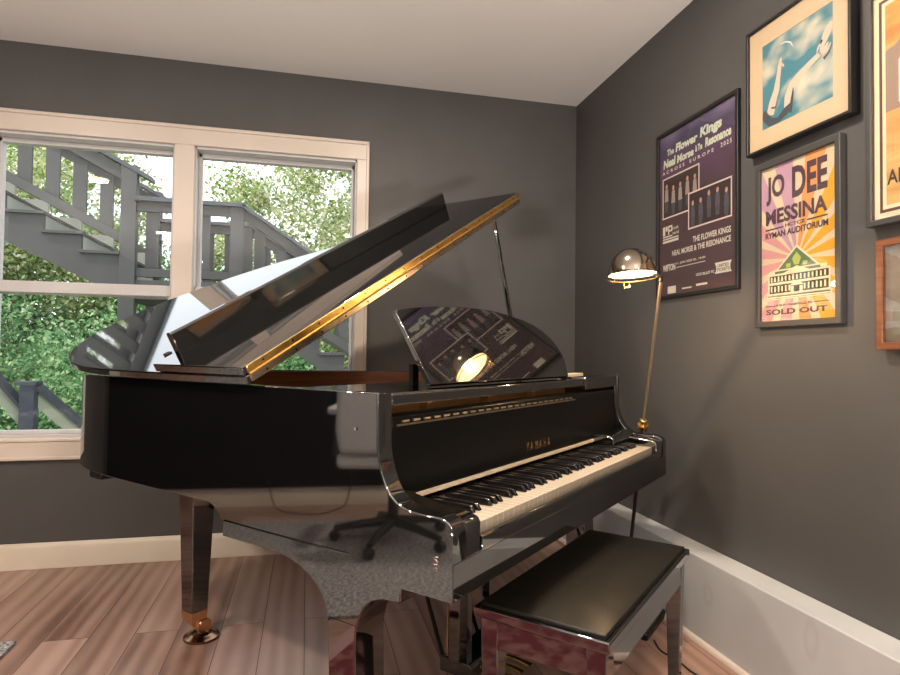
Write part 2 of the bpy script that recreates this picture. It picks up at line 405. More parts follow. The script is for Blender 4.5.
def uplight(x, y, power, label):  # added fill lights aimed up, unseen behind the camera, to brighten the ceiling
    t = thing('added_fill_uplight', label, 'uplight', (x, y, 0), group='added unseen fill lights behind the viewer')
    obj('housing', L_([(0,0),(.16,0),(.17,.02),(.17,.42),(.155,.42),(.155,.40),(0,.40)], 40), 'black_metal', t)
    ld = bpy.data.lights.new('added_fill_lamp', 'AREA'); ld.shape = 'DISK'; ld.size = .28; ld.energy = power; ld.color = (1., .93, .86)
    lo = bpy.data.objects.new('added_fill_lamp', ld); COL.objects.link(lo); lo.parent = t; lo.location = (0,0,.43); lo.rotation_euler = (PI,0,0)
uplight(-3.3, -4.3, 105, 'added unseen fill light in a black floor drum on the left, behind the viewer')
uplight(-.75, -4.1, 140, 'added unseen fill light in a black floor drum by the white ledge, behind the viewer')

# ------------------------------------------------------------------ grand piano
PX, PY, PT = -1.2191, -2.1038, .7421
piano = thing('grand_piano', 'glossy black baby grand piano with its lid propped open, in front of the window', 'piano', (PX, PY, 0), (0,0,PT))
ctrl = [(0,.18),(0,.5),(0,.85),(0,1.0),(.0015,1.13),(.006,1.25),(.015,1.35),(.034,1.442),(.066,1.525),(.12,1.60),(.20,1.655),(.3,1.685),(.4,1.685),(.5,1.66),(.61,1.605),
        (.71,1.55),(.80,1.48),(.885,1.395),(.965,1.29),(1.045,1.19),(1.14,1.095),(1.24,1.01),(1.33,.92),(1.405,.82),(1.442,.71),(1.45,.6),(1.45,.4),(1.45,.18)]
line = [Vector(p) for p in ctrl[:3]] + catmull(ctrl[3:], 5)
W = 1.45; ZT = .934; ZB = .640
inner1 = offset(line, -.022); inner2 = offset(line, -.045)
obj('outer_rim', strip_wall(bmesh.new(), line, inner1, ZB, ZT), 'lacquer', piano, bevel=.0025, smooth=50)
obj('inner_rim', strip_wall(bmesh.new(), [Vector((inner1[0].x,.252))]+inner1[1:-1]+[Vector((inner1[-1].x,.252))], [Vector((inner2[0].x,.252))]+inner2[1:-1]+[Vector((inner2[-1].x,.252))], ZB+.01, ZT-.004), 'mahogany', piano, smooth=50)
poly = [(p.x, p.y) for p in offset(line, -.03)]
obj('underside', P_(poly, 'z', ZB+.01, ZB+.03), 'lacquer_soft', piano, smooth=0)
pp_ = [(p.x, p.y) for p in offset(line, -.046) if p.y > .34]
obj('iron_plate', P_(pp_, 'z', .815, .835), 'gold_plate', piano, bevel=.004)
ribs = bmesh.new()
for u0, v0, u1, v1 in ((.25,.42,.16,1.45),(.55,.42,.42,1.58),(.9,.42,.72,1.45),(1.2,.42,1.1,1.05)):
    tube(ribs, [(u0,v0,.835),(u1,v1,.835)], .014, 8)
obj('plate_rib', ribs, 'gold_plate', piano)
st = bmesh.new()
for k in range(70):
    u = .07 + k*.0186; uu = u*.86; vend = 1.5 - .75*(k/69)**1.4 - (.12 if k < 4 else 0)
    tube(st, [(u, .42, .856),(uu, vend, .856)], .0009, 3)
tag(obj('strings', st, 'copper', piano, smooth=0), kind='stuff')
# belly section below the rim towards the keyboard, and the key bed slab
obj('front_belly', P_([(.15,ZB+.004),(.735,ZB+.004),(.715,.637),(.695,.628),(.682,.618),(.672,.606),(.15,.606)], 'x', .0005, W-.0005), 'lacquer', piano, bevel=.002)
obj('key_bed', B(0.001, W-.001, .012, .668, .567, .6055), 'lacquer', piano, bevel=.0025)
# arms with the curved cheek
arm = [(.25,.567),(0,.567),(0,.690),(.004,.702),(.012,.709),(.028,.714),(.074,.7145),(.098,.7165),(.116,.720),(.131,.727),(.145,.738),(.158,.756),(.169,.780),(.177,.806),(.181,.83),(.183,ZT),(.25,ZT)]
for u0, u1 in ((-.0003, .045), (W-.045, W+.0003)):
    am = obj('arm', P_(arm, 'x', u0, u1), 'lacquer', piano, bevel=.003, seg=3)
    am.modifiers['bevel'].limit_method = 'WEIGHT'
    wt = am.data.attributes.new('bevel_weight_edge', 'FLOAT', 'EDGE')
    for e in am.data.edges:
        a_, b_ = (am.data.vertices[i].co for i in e.vertices)
        side = abs(a_.x-b_.x) < 1e-6 and abs(a_.y-.25)+abs(b_.y-.25) > 1e-4 and not (abs(a_.z-.567) < 1e-4 and abs(b_.z-.567) < 1e-4)
        low = abs(a_.y) < 1e-4 and abs(b_.y) < 1e-4 and min(a_.z, b_.z) < .60
        wt.data[e.index].value = 1. if side and not low else 0.
blk = [(.185,.606),(.004,.606),(.002,.690),(.008,.700),(.025,.705),(.10,.712),(.185,.728)]
obj('cheek_block', P_(blk, 'x', .0455, .1015), 'lacquer', piano, bevel=.004)
obj('cheek_block', P_(blk, 'x', 1.3375, W-.0455), 'lacquer', piano, bevel=.004)
# key slip
obj('key_slip', P_([(.012,.606),(0.0,.606),(.0,.660),(.003,.664),(.012,.664)], 'x', .103, 1.336), 'lacquer', piano, bevel=.0015)
obj('front_rail', P_([(.012,.568),(-.0012,.568),(-.0012,.6345),(.002,.6365),(.012,.6365)], 'x', .0005, W-.0005), 'lacquer', piano, bevel=.001)
obj('cheek_rail', P_([(.105,.682),(.105,.716),(.112,.726),(.13,.731),(.1835,.731),(.1835,.694),(.15,.692)], 'x', 1.17, W-.0455), 'lacquer', piano, bevel=.006, seg=3)
# keys
KU0, KW = .1042, .02367
wk = bmesh.new(); box(wk, .0004, KW-.0004, .0205, .19, .646, .681)
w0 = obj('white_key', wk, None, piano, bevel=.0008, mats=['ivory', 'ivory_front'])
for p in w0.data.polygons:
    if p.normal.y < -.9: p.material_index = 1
w0.location = (KU0, 0, 0)
for i in range(1, 52):
    c = w0.copy(); COL.objects.link(c); c.location = (KU0+i*KW, 0, 0)
bk = bmesh.new()
prism(bk, [(.062,.681),(.070,.6935),(.076,.696),(.19,.696),(.19,.681)], 'x', -.0058, .0058)
for v in bk.verts:
    if v.co.z > .692: v.co.x *= .82
b0 = None
for i in range(51):
    if i % 7 in (0, 2, 3, 5, 6):
        u = KU0 + (i+1)*KW
        if b0 is None: b0 = obj('black_key', bk, 'ebony', piano, bevel=.001); c = b0
        else: c = b0.copy(); COL.objects.link(c)
        c.location = (u, 0, 0)
obj('key_felt', B(.104, 1.336, .184, .19, .681, .690), 'felt_red', piano, smooth=0)
obj('name_felt', B(.104, 1.3, .178, .184, .7055, .7145), 'felt_cream', piano, smooth=0)
# fallboard
fb = [(.184,.704),(.1845,.858),(.182,.868),(.183,.880),(.190,.886),(.205,.888),(.215,.882),(.215,.704)]
fall = obj('fallboard', P_(fb, 'x', .0465, W-.0465), 'fallboard', piano, bevel=.002)
obj('fallboard_hinge', B(.06, 1.0, .1795, .1835, .8625, .8665), 'hinge_dull', fall, smooth=0)
for k in range(24):
    obj('hinge_knuckle', T([(.075+k*.038,.1805,.8715),(.098+k*.038,.1805,.8715)], .0026, 8), 'hinge_dull', fall)
lt = text_mesh('YAMAHA', .160, .025, .731, 0, 0, .0006, bold=.0, spacing=1.7)
xform(lt, Matrix.Translation((0,.1842,.7475)) @ Matrix.Rotation(PI/2, 4, 'X'))
obj('maker_lettering', lt, 'brass', piano, smooth=0)
# music desk shelf, rail and pin block glimpsed under it
obj('desk_shelf', P_([(.183,.9055),(.183,.928),(.187,.9315),(.46,.9315),(.46,.918),(.215,.918),(.212,.9055)], 'x', .0455, W-.0455), 'lacquer', piano, bevel=.0025)
obj('shelf_end_block', P_([(.181,.892),(.181,.936),(.30,.936),(.30,.892)], 'x', 1.10, W-.0455), 'lacquer', piano, bevel=.004)
obj('pin_block', B(.05, 1.10, .26, .30, .80, .917), 'spruce', piano, smooth=0)
for u in (.24, .52, .80): obj('pin_block_spacer', B(u, u+.012, .235, .26, .80, .917), 'spruce', piano, smooth=0)
obj('action_cover', B(.05, 1.40, .216, .26, .80, .872), 'gold_plate', piano, smooth=0)
# music desk
md = []
half = [(.405,0),(.428,.172),(.430,.184),(.424,.195),(.40,.200),(.34,.209),(.25,.219),(.12,.226),(0,.228)]
right = [(.405,0),(.437,.062),(.438,.088),(.430,.113),(.408,.141),(.37,.168),(.315,.191),(.25,.206),(.14,.221),(.06,.227)]
md = [(.668+x*1.015, y) for x, y in right] + [(.668-x*1.015, y) for x, y in [(0,.228)] + half[::-1][1:]]
md = [(x, y*1.05) for x, y in md]
deskm = P_(md, 'z', 0, .014)
md_o = obj('music_desk', deskm, 'lacquer', piano, bevel=.003, seg=3)
tilt = math.radians(62.3)
md_o.location = (0, .250, .9325); md_o.rotation_euler = (tilt, 0, 0)
obj('desk_strut', B(.31, .335, .335, .347, .9315, .985), 'black_metal', piano).rotation_euler = (0,0,0)
# lid
A = .4882
lid_pl = offset(line, .026)
lid_pts = [(p.x+.026, p.y) for p in lid_pl if p.y > .60]
lid_pts = [(0,.5455)] + lid_pts + [(1.4935,.60),(1.4935,.5455)]
lid = obj('lid', P_(lid_pts, 'z', 0, .0215), 'lacquer', piano, bevel=.003, seg=3, smooth=50)
lid.location = (-.0261, 0, ZT+.0015); lid.rotation_euler = (0, -A, 0)
flap = obj('lid_flap', B(0, 1.4935, .5455, .907, .0235, .0455), 'lacquer', lid, bevel=.003)
obj('flap_lip', P_([(.862,.0455),(.862,.103),(.866,.108),(.880,.108),(.884,.103),(.884,.0455)], 'x', .055, 1.43), 'lacquer', lid, bevel=.002)
obj('lid_hinge', B(.012, 1.482, .5425, .5465, .0255, .0435), 'hinge', lid, bevel=.001)
obj('hinge_leaf', B(.012, 1.482, .5425, .5465, .003, .019), 'hinge_dull', lid, bevel=.001)
obj('hinge_pin', T([(.012,.5418,.0225),(1.482,.5418,.0225)], .0032, 8), 'hinge', lid)
for k in range(15):
    for z in (.035, .0105):
        s = .06 + k*.098
        obj('hinge_screw', xform(L_([(0,0),(.0032,0),(.0028,.0012),(0,.0015)], 10), Matrix.Translation((s,.5425,z)) @ Matrix.Rotation(PI/2,4,'X')), 'bronze', lid)
obj('lid_bumper', B(.086, .104, .985, 1.005, .0215, .029), 'rubber', lid, bevel=.002)
obj('lid_bumper', B(.30, .312, 1.12, 1.132, .0215, .026), 'rubber', lid, bevel=.002)
# prop
pr = bmesh.new(); tube(pr, [(1.418,.60,.915),(1.405,.60,.95),(1.30,.602,1.22),(1.168,.604,1.578)], .0145, 8, .0085)
obj('lid_prop', pr, 'lacquer', piano)
# legs
def front_leg(u0, u1):
    L = [(.257,.03),(.270,.40),(.268,.43),(.26,.46),(.246,.485),(.225,.503),(.195,.513),(.150,.517),(.150,.567),(.52,.567),(.52,.545),(.475,.541),
         (.435,.530),(.40,.512),(.372,.488),(.356,.46),(.349,.43),(.347,.40),(.336,.03)]
    lg = obj('leg', P_(L, 'x', u0, u1), 'lacquer', piano, bevel=.003)
    c = ((u0+u1)/2, .297)
    obj('leg_moulding', B(u0-.0012, u1+.0012, .2685, .3485, .437, .443), 'lacquer', lg, smooth=0)
    obj('caster', L_([(0,0),(.022,0),(.026,.006),(.026,.024),(.022,.03),(0,.03)], 20, (c[0],c[1],0)), 'copper', lg)
    return lg
front_leg(.040, .134); front_leg(W-.134, W-.040)
TU, TV = .388, 1.322; QU, QV = .3755, 1.341
tl = obj('leg', frustum(bmesh.new(), QU, QV, .099, .031, .652, .047), 'lacquer', piano, bevel=.003)
obj('leg_ferrule', frustum(bmesh.new(), QU, QV, .066, .029, .100, .0318), 'copper', tl, bevel=.001)
bm = bmesh.new(); box(bm, QU-.014, QU+.014, QV-.016, QV+.014, .046, .068); box(bm, QU-.004, TU+.016, TV-.009, QV+.006, .03, .052)
xform(bm, Matrix.Identity(4))
obj('caster', bm, 'copper', tl, bevel=.003)
bm = L_([(0,-.009),(.024,-.009),(.027,-.006),(.027,.006),(.024,.009),(0,.009)], 20)
xform(bm, Matrix.Translation((TU+.012,TV,.0385)) @ Matrix.Rotation(PI/2,4,'X'))
obj('caster_wheel', bm, 'copper', tl)
# pedal lyre
ly = obj('lyre_box', P_([(.35,.042),(.35,.078),(.36,.088),(.455,.088),(.465,.078),(.465,.042)], 'x', .635, .83), 'lacquer', piano, bevel=.003)
for u in (.645, .775): obj('lyre_post', B(u-.024, u+.024, .385, .425, .088, .568), 'lacquer', piano, bevel=.004)
for k in range(3):
    u = .675 + k*.05
    pd = bmesh.new(); tube(pd, [(u,.34,.075),(u,.28,.078),(u,.24,.072),(u,.225,.066)], .008, 10, .014)
    for v in pd.verts: v.co.z = .072 + (v.co.z-.072)*.55
    obj('pedal', pd, 'brass', piano)
obj('lyre_brace', T([(.648,.462,.075),(.655,.56,.32),(.66,.66,.568)], .0065, 8), 'black_metal', piano)
obj('lyre_brace', T([(.80,.462,.075),(.80,.56,.32),(.80,.66,.568)], .0065, 8), 'black_metal', piano)
obj('pedal_rod', T([(.628,.432,.10),(.632,.432,.34),(.634,.432,.57)], .003, 8), 'brass', piano)
# small fittings and pale marks on the spine side
fx = bmesh.new(); box(fx, -.0025, 0.0, .236, .242, .856, .862)
obj('side_stud', fx, 'chrome', piano, smooth=0)
obj('rim_foot', B(.018, .06, 1.29, 1.36, .618, .641), 'black_metal', piano, bevel=.003)
em = text_mesh('S', .011, .016, 0, 0, 0, .0004, bold=.01)  # small pale letter-shaped marks
xform(em, Matrix.Translation((-.001,.036,.636)) @ Matrix.Rotation(-PI/2,4,'Z') @ Matrix.Rotation(PI/2,4,'X'))
obj('side_mark', em, 'chrome', piano, smooth=0)
em = text_mesh('o', .009, .008, 0, 0, 0, .0004, bold=.01)
xform(em, Matrix.Translation((-.001,.036,.620)) @ Matrix.Rotation(-PI/2,4,'Z') @ Matrix.Rotation(PI/2,4,'X'))
obj('side_mark', em, 'chrome', piano, smooth=0)

PM = Matrix.Translation((PX,PY,0)) @ Matrix.Rotation(PT,4,'Z')
def PL(u, v, z=0): return PM @ Vector((u,v,z))
cc = thing('caster_cup', 'round dark bronze caster cup under the left tail leg', 'caster cup', PL(TU+.004, TV, 0), (0,0,PT))
obj('cup', L_([(0,0),(.058,0),(.061,.004),(.060,.009),(.045,.012),(.037,.017),(.031,.017),(.028,.0115),(0,.0115)], 48), 'bronze', cc)

bk_ = thing('tan_strip', 'short tan strip lying on the piano top right of the music desk', 'strip', PL(1.30,.325,.9318), (0,0,PT))  # separate tan bar on the shelf beside the music desk
obj('strip', B(-.09,.09,-.018,.018,0,.010), 'felt_cream', bk_, bevel=.002)
# ------------------------------------------------------------------ bench
bc = PL(.601, -.043); bench = thing('piano_bench', 'black lacquered piano bench with a padded leather seat, in front of the keyboard', 'bench', bc, (0,0,PT+.008))
hx, hy = .350, .155
bm = bmesh.new(); n = 10; m_ = 6
grid = {}
def cush(s, k): return math.copysign(abs(s)**k, s)
cu = bmesh.new(); box(cu, -hx+.012, hx-.012, -hy+.012, hy-.012, .446, .462)
bmesh.ops.subdivide_edges(cu, edges=cu.edges[:], cuts=5, use_grid_fill=True)
for v in cu.verts:
    if v.co.z > .455:
        ex = min(1, (hx-.012-abs(v.co.x))/.06); ey = min(1, (hy-.012-abs(v.co.y))/.05)
        v.co.z += .007*min(ex, ey)
seat = obj('seat_cushion', cu, 'leather', bench, bevel=.007, seg=4, smooth=180)
obj('seat_rim', B(-hx, hx, -hy, hy, .430, .454), 'lacquer', bench, bevel=.004, seg=3)
ap = bmesh.new()
t_ = .018; ix, iy = hx-.016, hy-.012
box(ap, -ix, ix, -iy, -iy+t_,   .364, .430); box(ap, -ix, ix, iy-t_, iy,   .364, .430)
box(ap, -ix, -ix+t_, -iy+t_, iy-t_,   .364, .430); box(ap, ix-t_, ix, -iy+t_, iy-t_,   .364, .430)
obj('apron', ap, 'lacquer', bench, bevel=.002)
for sx in (-1, 1):
    for sy in (-1, 1):
        lg = bmesh.new(); a, b_ = sx*(ix-.021), sy*(iy-.021)
        frustum(lg, a, b_, 0, .0135, .430, .0225)
        obj('leg', lg, 'lacquer', bench, bevel=.003)

# ------------------------------------------------------------------ floor lamp
LB = PL(1.411, .146); lamp = thing('floor_lamp', 'lit brushed-metal floor lamp with a dome shade, in the corner beside the piano', 'floor lamp', LB, (0,0,PT))
LI = (Matrix.Translation(LB) @ Matrix.Rotation(PT,4,'Z')).inverted()
obj('base', B(-.13, .13, -.128, .12, 0, .028), 'black_metal', lamp, bevel=.006)
Cw = Vector((-.428, -1.352, 1.284))                     # centre of the shade's rim
rdir = Vector((.973,-.231,0)); fdir = Vector((.231,.973,0))
Tw = Cw + rdir*.096 + Vector((0,0,-.024)); Tl = LI @ Tw
Bl = Vector((0,0,.028)); Jl = LI @ Vector((-.176, -1.006, .735))    # joint between the upright and the leaning arm
rotm = (Tl-Jl).normalized().to_track_quat('Z','Y').to_matrix().to_4x4()
obj('arm_pole', T([Jl, Tl], .0056, 12), 'pole_metal', lamp)
obj('lower_pole', T([Bl, Jl], .0068, 12), 'black_metal', lamp)
obj('collar', xform(L_([(.0065,-.028),(.012,-.028),(.012,-.018),(.019,-.017),(.019,-.010),(.011,-.009),(.011,.001),(.0205,.002),(.0205,.009),(.011,.010),(.011,.022),(.014,.023),(.014,.034),(.0065,.036)], 24), Matrix.Translation(Jl) @ rotm), 'brass', lamp)
axis = (Vector((0,0,1)) - rdir*.045 + fdir*.05).normalized()
R4 = (LI.to_3x3() @ axis).to_track_quat('Z','Y').to_matrix().to_4x4()
SM = Matrix.Translation(LI @ Cw) @ R4
Rr = .079
prof = [(Rr,0),(Rr+.003,.0),(Rr+.003,.005),(Rr,.006)] + [(Rr*math.cos(a), .006+.082*math.sin(a)) for a in [k*PI/2/12 for k in range(1,12)]] + [(0,.088)]
inn = [(Rr*.97*math.cos(a), .006+.078*math.sin(a)) for a in [k*PI/2/12 for k in range(11,0,-1)]]
sh = obj('lamp_shade', xform(L_(prof, 48), SM), 'nickel', lamp, smooth=40)
obj('shade_lining', xform(L_([(0,.084)] + inn + [(Rr*.97,0),(Rr,0)], 48), SM), 'lamp_white', sh, smooth=40)
obj('bulb', xform(L_([(0,.018),(.016,.020),(.024,.032),(.022,.046),(.013,.06),(.010,.078),(0,.078)], 24), SM), 'bulb_glow', lamp)
gr_ = T([(.081*math.cos(a), .081*math.sin(a), -.012) for a in [2*PI*k/48 for k in range(49)]], .0016, 8)
gd = obj('guard_ring', xform(gr_, SM), 'brass', lamp)
for a in (.3, 2.4, 4.5): tube_ = obj('guard_stay', xform(T([(.081*math.cos(a),.081*math.sin(a),-.012),(.080*math.cos(a),.080*math.sin(a),.002)], .0014, 6), SM), 'brass', gd)
hr = T([(-.009,.081,-.012),(-.009,.081,-.030),(.009,.081,-.030),(.009,.081,-.012)], .0018, 8)
hdir = SM.inverted().to_3x3() @ (LI.to_3x3() @ (fdir + rdir*.06)); ha = math.atan2(hdir.y, hdir.x) - PI/2
obj('shade_handle', xform(hr, SM @ Matrix.Rotation(ha,4,'Z')), 'brass', lamp)
armp = [Tl, LI @ (Tw + Vector((0,0,.014))), LI @ (Tw - rdir*.004 + Vector((0,0,.022))), LI @ (Tw - rdir*.016 + Vector((0,0,.028)))]
obj('lamp_arm', T(armp, .007, 10), 'black_metal', lamp)
pl_ = bpy.data.lights.new('lamp_bulb_light', 'POINT'); pl_.energy = 8; pl_.color = (1., .66, .34); pl_.shadow_soft_size = .012
po = bpy.data.objects.new('lamp_bulb_light', pl_); COL.objects.link(po); po.parent = lamp
po.matrix_local = SM @ Matrix.Translation((0,0,.003))
# lamp cord
cp = [PL(1.30,-.0,.004), Vector((-.28,-1.30,.004)), Vector((-.262,-1.36,.004)), Vector((-.262,-1.44,.004)), Vector((-.235,-1.52,.004)), Vector((-.18,-1.58,.004)), Vector((-.135,-1.70,.004))]
cp = [Vector(v) for v in catmull(cp, 6)]
tag(obj('power_cable', T([(p.x,p.y,.004) for p in cp], .0028, 8), 'cable'), 'thin black power cable on the floor behind the bench', 'cable')

# ------------------------------------------------------------------ framed posters on the right wall
def poster(name, label, cat, y0, y1, z0, z1, d, fw, fmat, group='framed pictures on the right wall'):
    """y0 = far (left) edge, y1 = near (right) edge. local x runs right, y up, z out of the wall"""
    t = thing(name, label, cat, (0, (y0+y1)/2, (z0+z1)/2), group=group)
    t.matrix_world = Matrix(((0,0,-1,-.0005),(-1,0,0,(y0+y1)/2),(0,1,0,(z0+z1)/2),(0,0,0,1)))
    w, h = (y0-y1)/2, (z1-z0)/2
    bm = bmesh.new()
    ring_wall(bm, [(-w,-h),(w,-h),(w,h),(-w,h)], [(-w+fw,-h+fw),(w-fw,-h+fw),(w-fw,h-fw),(-w+fw,h-fw)], 0, d)
    obj('frame', bm, fmat, t, bevel=.0025)
    obj('backing', B(-w+fw, w-fw, -h+fw, h-fw, .001, d-.012), 'frame_black', t, smooth=0)
    obj('glass_pane', B(-w+fw, w-fw, -h+fw, h-fw, d-.006, d-.004), 'frame_glass', t, smooth=0)
    return t, w-fw, h-fw, d-.0115
flat = {}
def ink(name, col, rough=.6):
    if name not in flat: flat[name] = mat('ink_'+name, col, rough)
    return flat[name]
def rect(bm, x0, x1, y0, y1, z): 
    v = [bm.verts.new(p) for p in ((x0,y0,z),(x1,y0,z),(x1,y1,z),(x0,y1,z))]; bm.faces.new(v)
def rectm(x0, x1, y0, y1, z):
    bm = bmesh.new(); rect(bm, x0, x1, y0, y1, z); return bm
def polym(pts, z):
    bm = bmesh.new(); bm.faces.new([bm.verts.new((p[0],p[1],z)) for p in pts]); return bm
def join(*bms):
    o = bmesh.new()
    for b in bms:
        me = bpy.data.meshes.new('j'); b.to_mesh(me); b.free(); o.from_mesh(me); bpy.data.meshes.remove(me)
    return o
# --- purple concert poster
t, w, h, z = poster('concert_poster', 'dark purple concert poster in a thin black frame, beside the lamp', 'poster', -.8355, -1.3465, 1.2535, 1.9665, .015, .015, 'frame_black')
pm = mat('purple_print', rough=.7)
tc = nd(pm,'ShaderNodeTexCoord'); sp = nd(pm,'ShaderNodeSeparateXYZ'); lk(pm, tc.outputs['Object'], sp.inputs[0])
mr = nd(pm,'ShaderNodeMapRange'); mr.inputs[1].default_value = -.35; mr.inputs[2].default_value = .35; lk(pm, sp.outputs['Y'], mr.inputs[0])
cr = nd(pm,'ShaderNodeValToRGB'); el = cr.color_ramp.elements
el[0].position = 0; el[0].color = (.075,.040,.042,1); el[1].position = 1; el[1].color = (.16,.12,.20,1)
e = el.new(.55); e.color = (.055,.028,.035,1); e = el.new(.78); e.color = (.085,.040,.085,1); e = el.new(.9); e.color = (.05,.04,.085,1)
no = nd(pm,'ShaderNodeTexNoise'); no.inputs['Scale'].default_value = 7; lk(pm, tc.outputs['Object'], no.inputs['Vector'])
am = nd(pm,'ShaderNodeMath',operation='MULTIPLY_ADD'); am.inputs[1].default_value = .3; lk(pm, no.outputs['Fac'], am.inputs[0]); lk(pm, mr.outputs[0], am.inputs[2])
sb = nd(pm,'ShaderNodeMath',operation='SUBTRACT'); sb.inputs[1].default_value = .15; lk(pm, am.outputs[0], sb.inputs[0])
lk(pm, sb.outputs[0], cr.inputs['Fac']); lk(pm, cr.outputs['Color'], bsdf(pm).inputs['Base Color'])
pr_ = obj('print', rectm(-w, w, -h, h, z), pm, t, smooth=0)
e1 = .0006
cream = ink('cream', (.62,.56,.47)); pale = ink('palegreen', (.55,.60,.46))
def X(f): return -w + f*2*w
def Y(f): return h - f*2*h
def TX(t, x0, x1, y0, y1, b=.02, **kw): return text_mesh(t, (x1-x0)*2*w, (y1-y0)*2*h, X((x0+x1)/2), Y((y0+y1)/2), z+e1, bold=b, **kw)
obj('title_lettering', join(TX('The', .11, .21, .093, .132, .03, shear=.1), TX('Flower', .235, .535, .083, .135, .05, shear=.1), TX('Kings', .565, .83, .068, .142, .05, shear=.1),
    TX('Neal', .055, .235, .150, .205, .05, shear=.1), TX('Morse', .255, .485, .158, .207, .05, shear=.1), TX('& The', .505, .595, .155, .195, .04), TX('Resonance', .63, .935, .143, .197, .05, shear=.1)), pale, pr_, smooth=0)
obj('tour_lettering', join(TX('ACROSS', .04, .36, .221, .242, spacing=1.7), TX('EUROPE', .43, .735, .221, .242, spacing=1.7), TX('2025', .815, .94, .215, .240, spacing=1.4)), cream, pr_, smooth=0)
def photo(x0, x1, y0, y1, zz, seed):
    rnd = random.Random(seed)
    bm = ring_wall(bmesh.new(), [(x0,y0),(x1,y0),(x1,y1),(x0,y1)], [(x0+.006,y0+.006),(x1-.006,y0+.006),(x1-.006,y1-.006),(x0+.006,y1-.006)], zz, zz+.0003)
    obj('photo_border', bm, ink('pinkcream', (.62,.50,.45)), pr_, smooth=0)
    pmat = ink('photo', (.035,.02,.018))
    obj('band_photo', rectm(x0+.006, x1-.006, y0+.006, y1-.006, zz), pmat, pr_, smooth=0)
    b1, b2, b3 = bmesh.new(), bmesh.new(), bmesh.new(); n = 5
    for k in range(n):
        cx = x0 + (x1-x0)*(k+.6)/(n+.2); top = y1 - (y1-y0)*(.2+.12*rnd.random()); hw = (x1-x0)*.05
        b1.faces.new([b1.verts.new((cx+math.cos(a)*hw*.6, top+math.sin(a)*hw*.85, zz+.0002)) for a in [2*PI*i/10 for i in range(10)]])
        b2.faces.new([b2.verts.new((cx+x*hw, top-hw*.9+y*(y1-y0)*.3, zz+.0002)) for x, y in ((-.8,0),(.8,0),(1.1,-1),(-1.1,-1))])
        b3.faces.new([b3.verts.new((cx+x*hw, top-hw*.9-(y1-y0)*.3+y*(y1-y0)*.26, zz+.0002)) for x, y in ((-1.,0),(1.,0),(.8,-1),(-.8,-1))])
    obj('photo_faces', b1, ink('skin', (.42,.24,.18)), pr_, smooth=0)
    obj('photo_shirts', b2, ink('shirts%d'%seed, (.30,.24,.22) if seed == 1 else (.07,.07,.10)), pr_, smooth=0)
    obj('photo_trousers', b3, ink('trousers', (.06,.06,.075)), pr_, smooth=0)
photo(X(.045), X(.560), Y(.522), Y(.267), z+e1, 1)
photo(X(.415), X(.945), Y(.633), Y(.418), z+2*e1, 2)
obj('lower_lettering', join(TX('THE FLOWER KINGS', .475, .932, .680, .714, .025), TX('NEAL MORSE & THE RESONANCE', .188, .932, .730, .763, .025),
    TX('WIFTON', .051, .236, .808, .850, .04), TX('11. JUN 2025 0L. 19.00', .25, .635, .808, .824, .025), rectm(X(.25), X(.635), Y(.840), Y(.836), z+e1), TX('GOD BILLET PC', .517, .745, .898, .914, .02)), cream, pr_, smooth=0)
lg = bmesh.new()
for a, b, c, d in ((.05,.085,.57,.625),(.095,.12,.57,.60),(.13,.145,.57,.625),(.145,.175,.57,.58),(.145,.175,.597,.607),(.175,.19,.57,.607),(.05,.19,.63,.638),(.05,.28,.645,.653),(.05,.28,.659,.673)): rect(lg, X(a), X(b), Y(d), Y(c), z+e1)
obj('promoter_logo', join(lg, TX('rock', .195, .28, .582, .602, .01), TX('nord', .195, .28, .612, .632, .01)), cream, pr_, smooth=0)
bt = polym([(X(.75),Y(.922)),(X(.94),Y(.922)),(X(.925),Y(.905)),(X(.925),Y(.882)),(X(.94),Y(.862)),(X(.75),Y(.862)),(X(.765),Y(.882)),(X(.765),Y(.905))], z+e1)
obj('ticket_badge', bt, cream, pr_, smooth=0)
obj('badge_lettering', join(text_mesh('UNITED', .06, .011, X(.845), Y(.881), z+2*e1, bold=.02), text_mesh('TICKETS', .07, .012, X(.845), Y(.903), z+2*e1, bold=.02)), ink('plum', (.06,.03,.03)), pr_, smooth=0)
lg = bmesh.new(); rect(lg, X(.124), X(.244), Y(.990), Y(.946), z+e1); rect(lg, X(.33), X(.46), Y(.975), Y(.967), z+e1); rect(lg, X(.52), X(.66), Y(.970), Y(.958), z+e1)
obj('sponsor_logo', lg, cream, pr_, smooth=0)
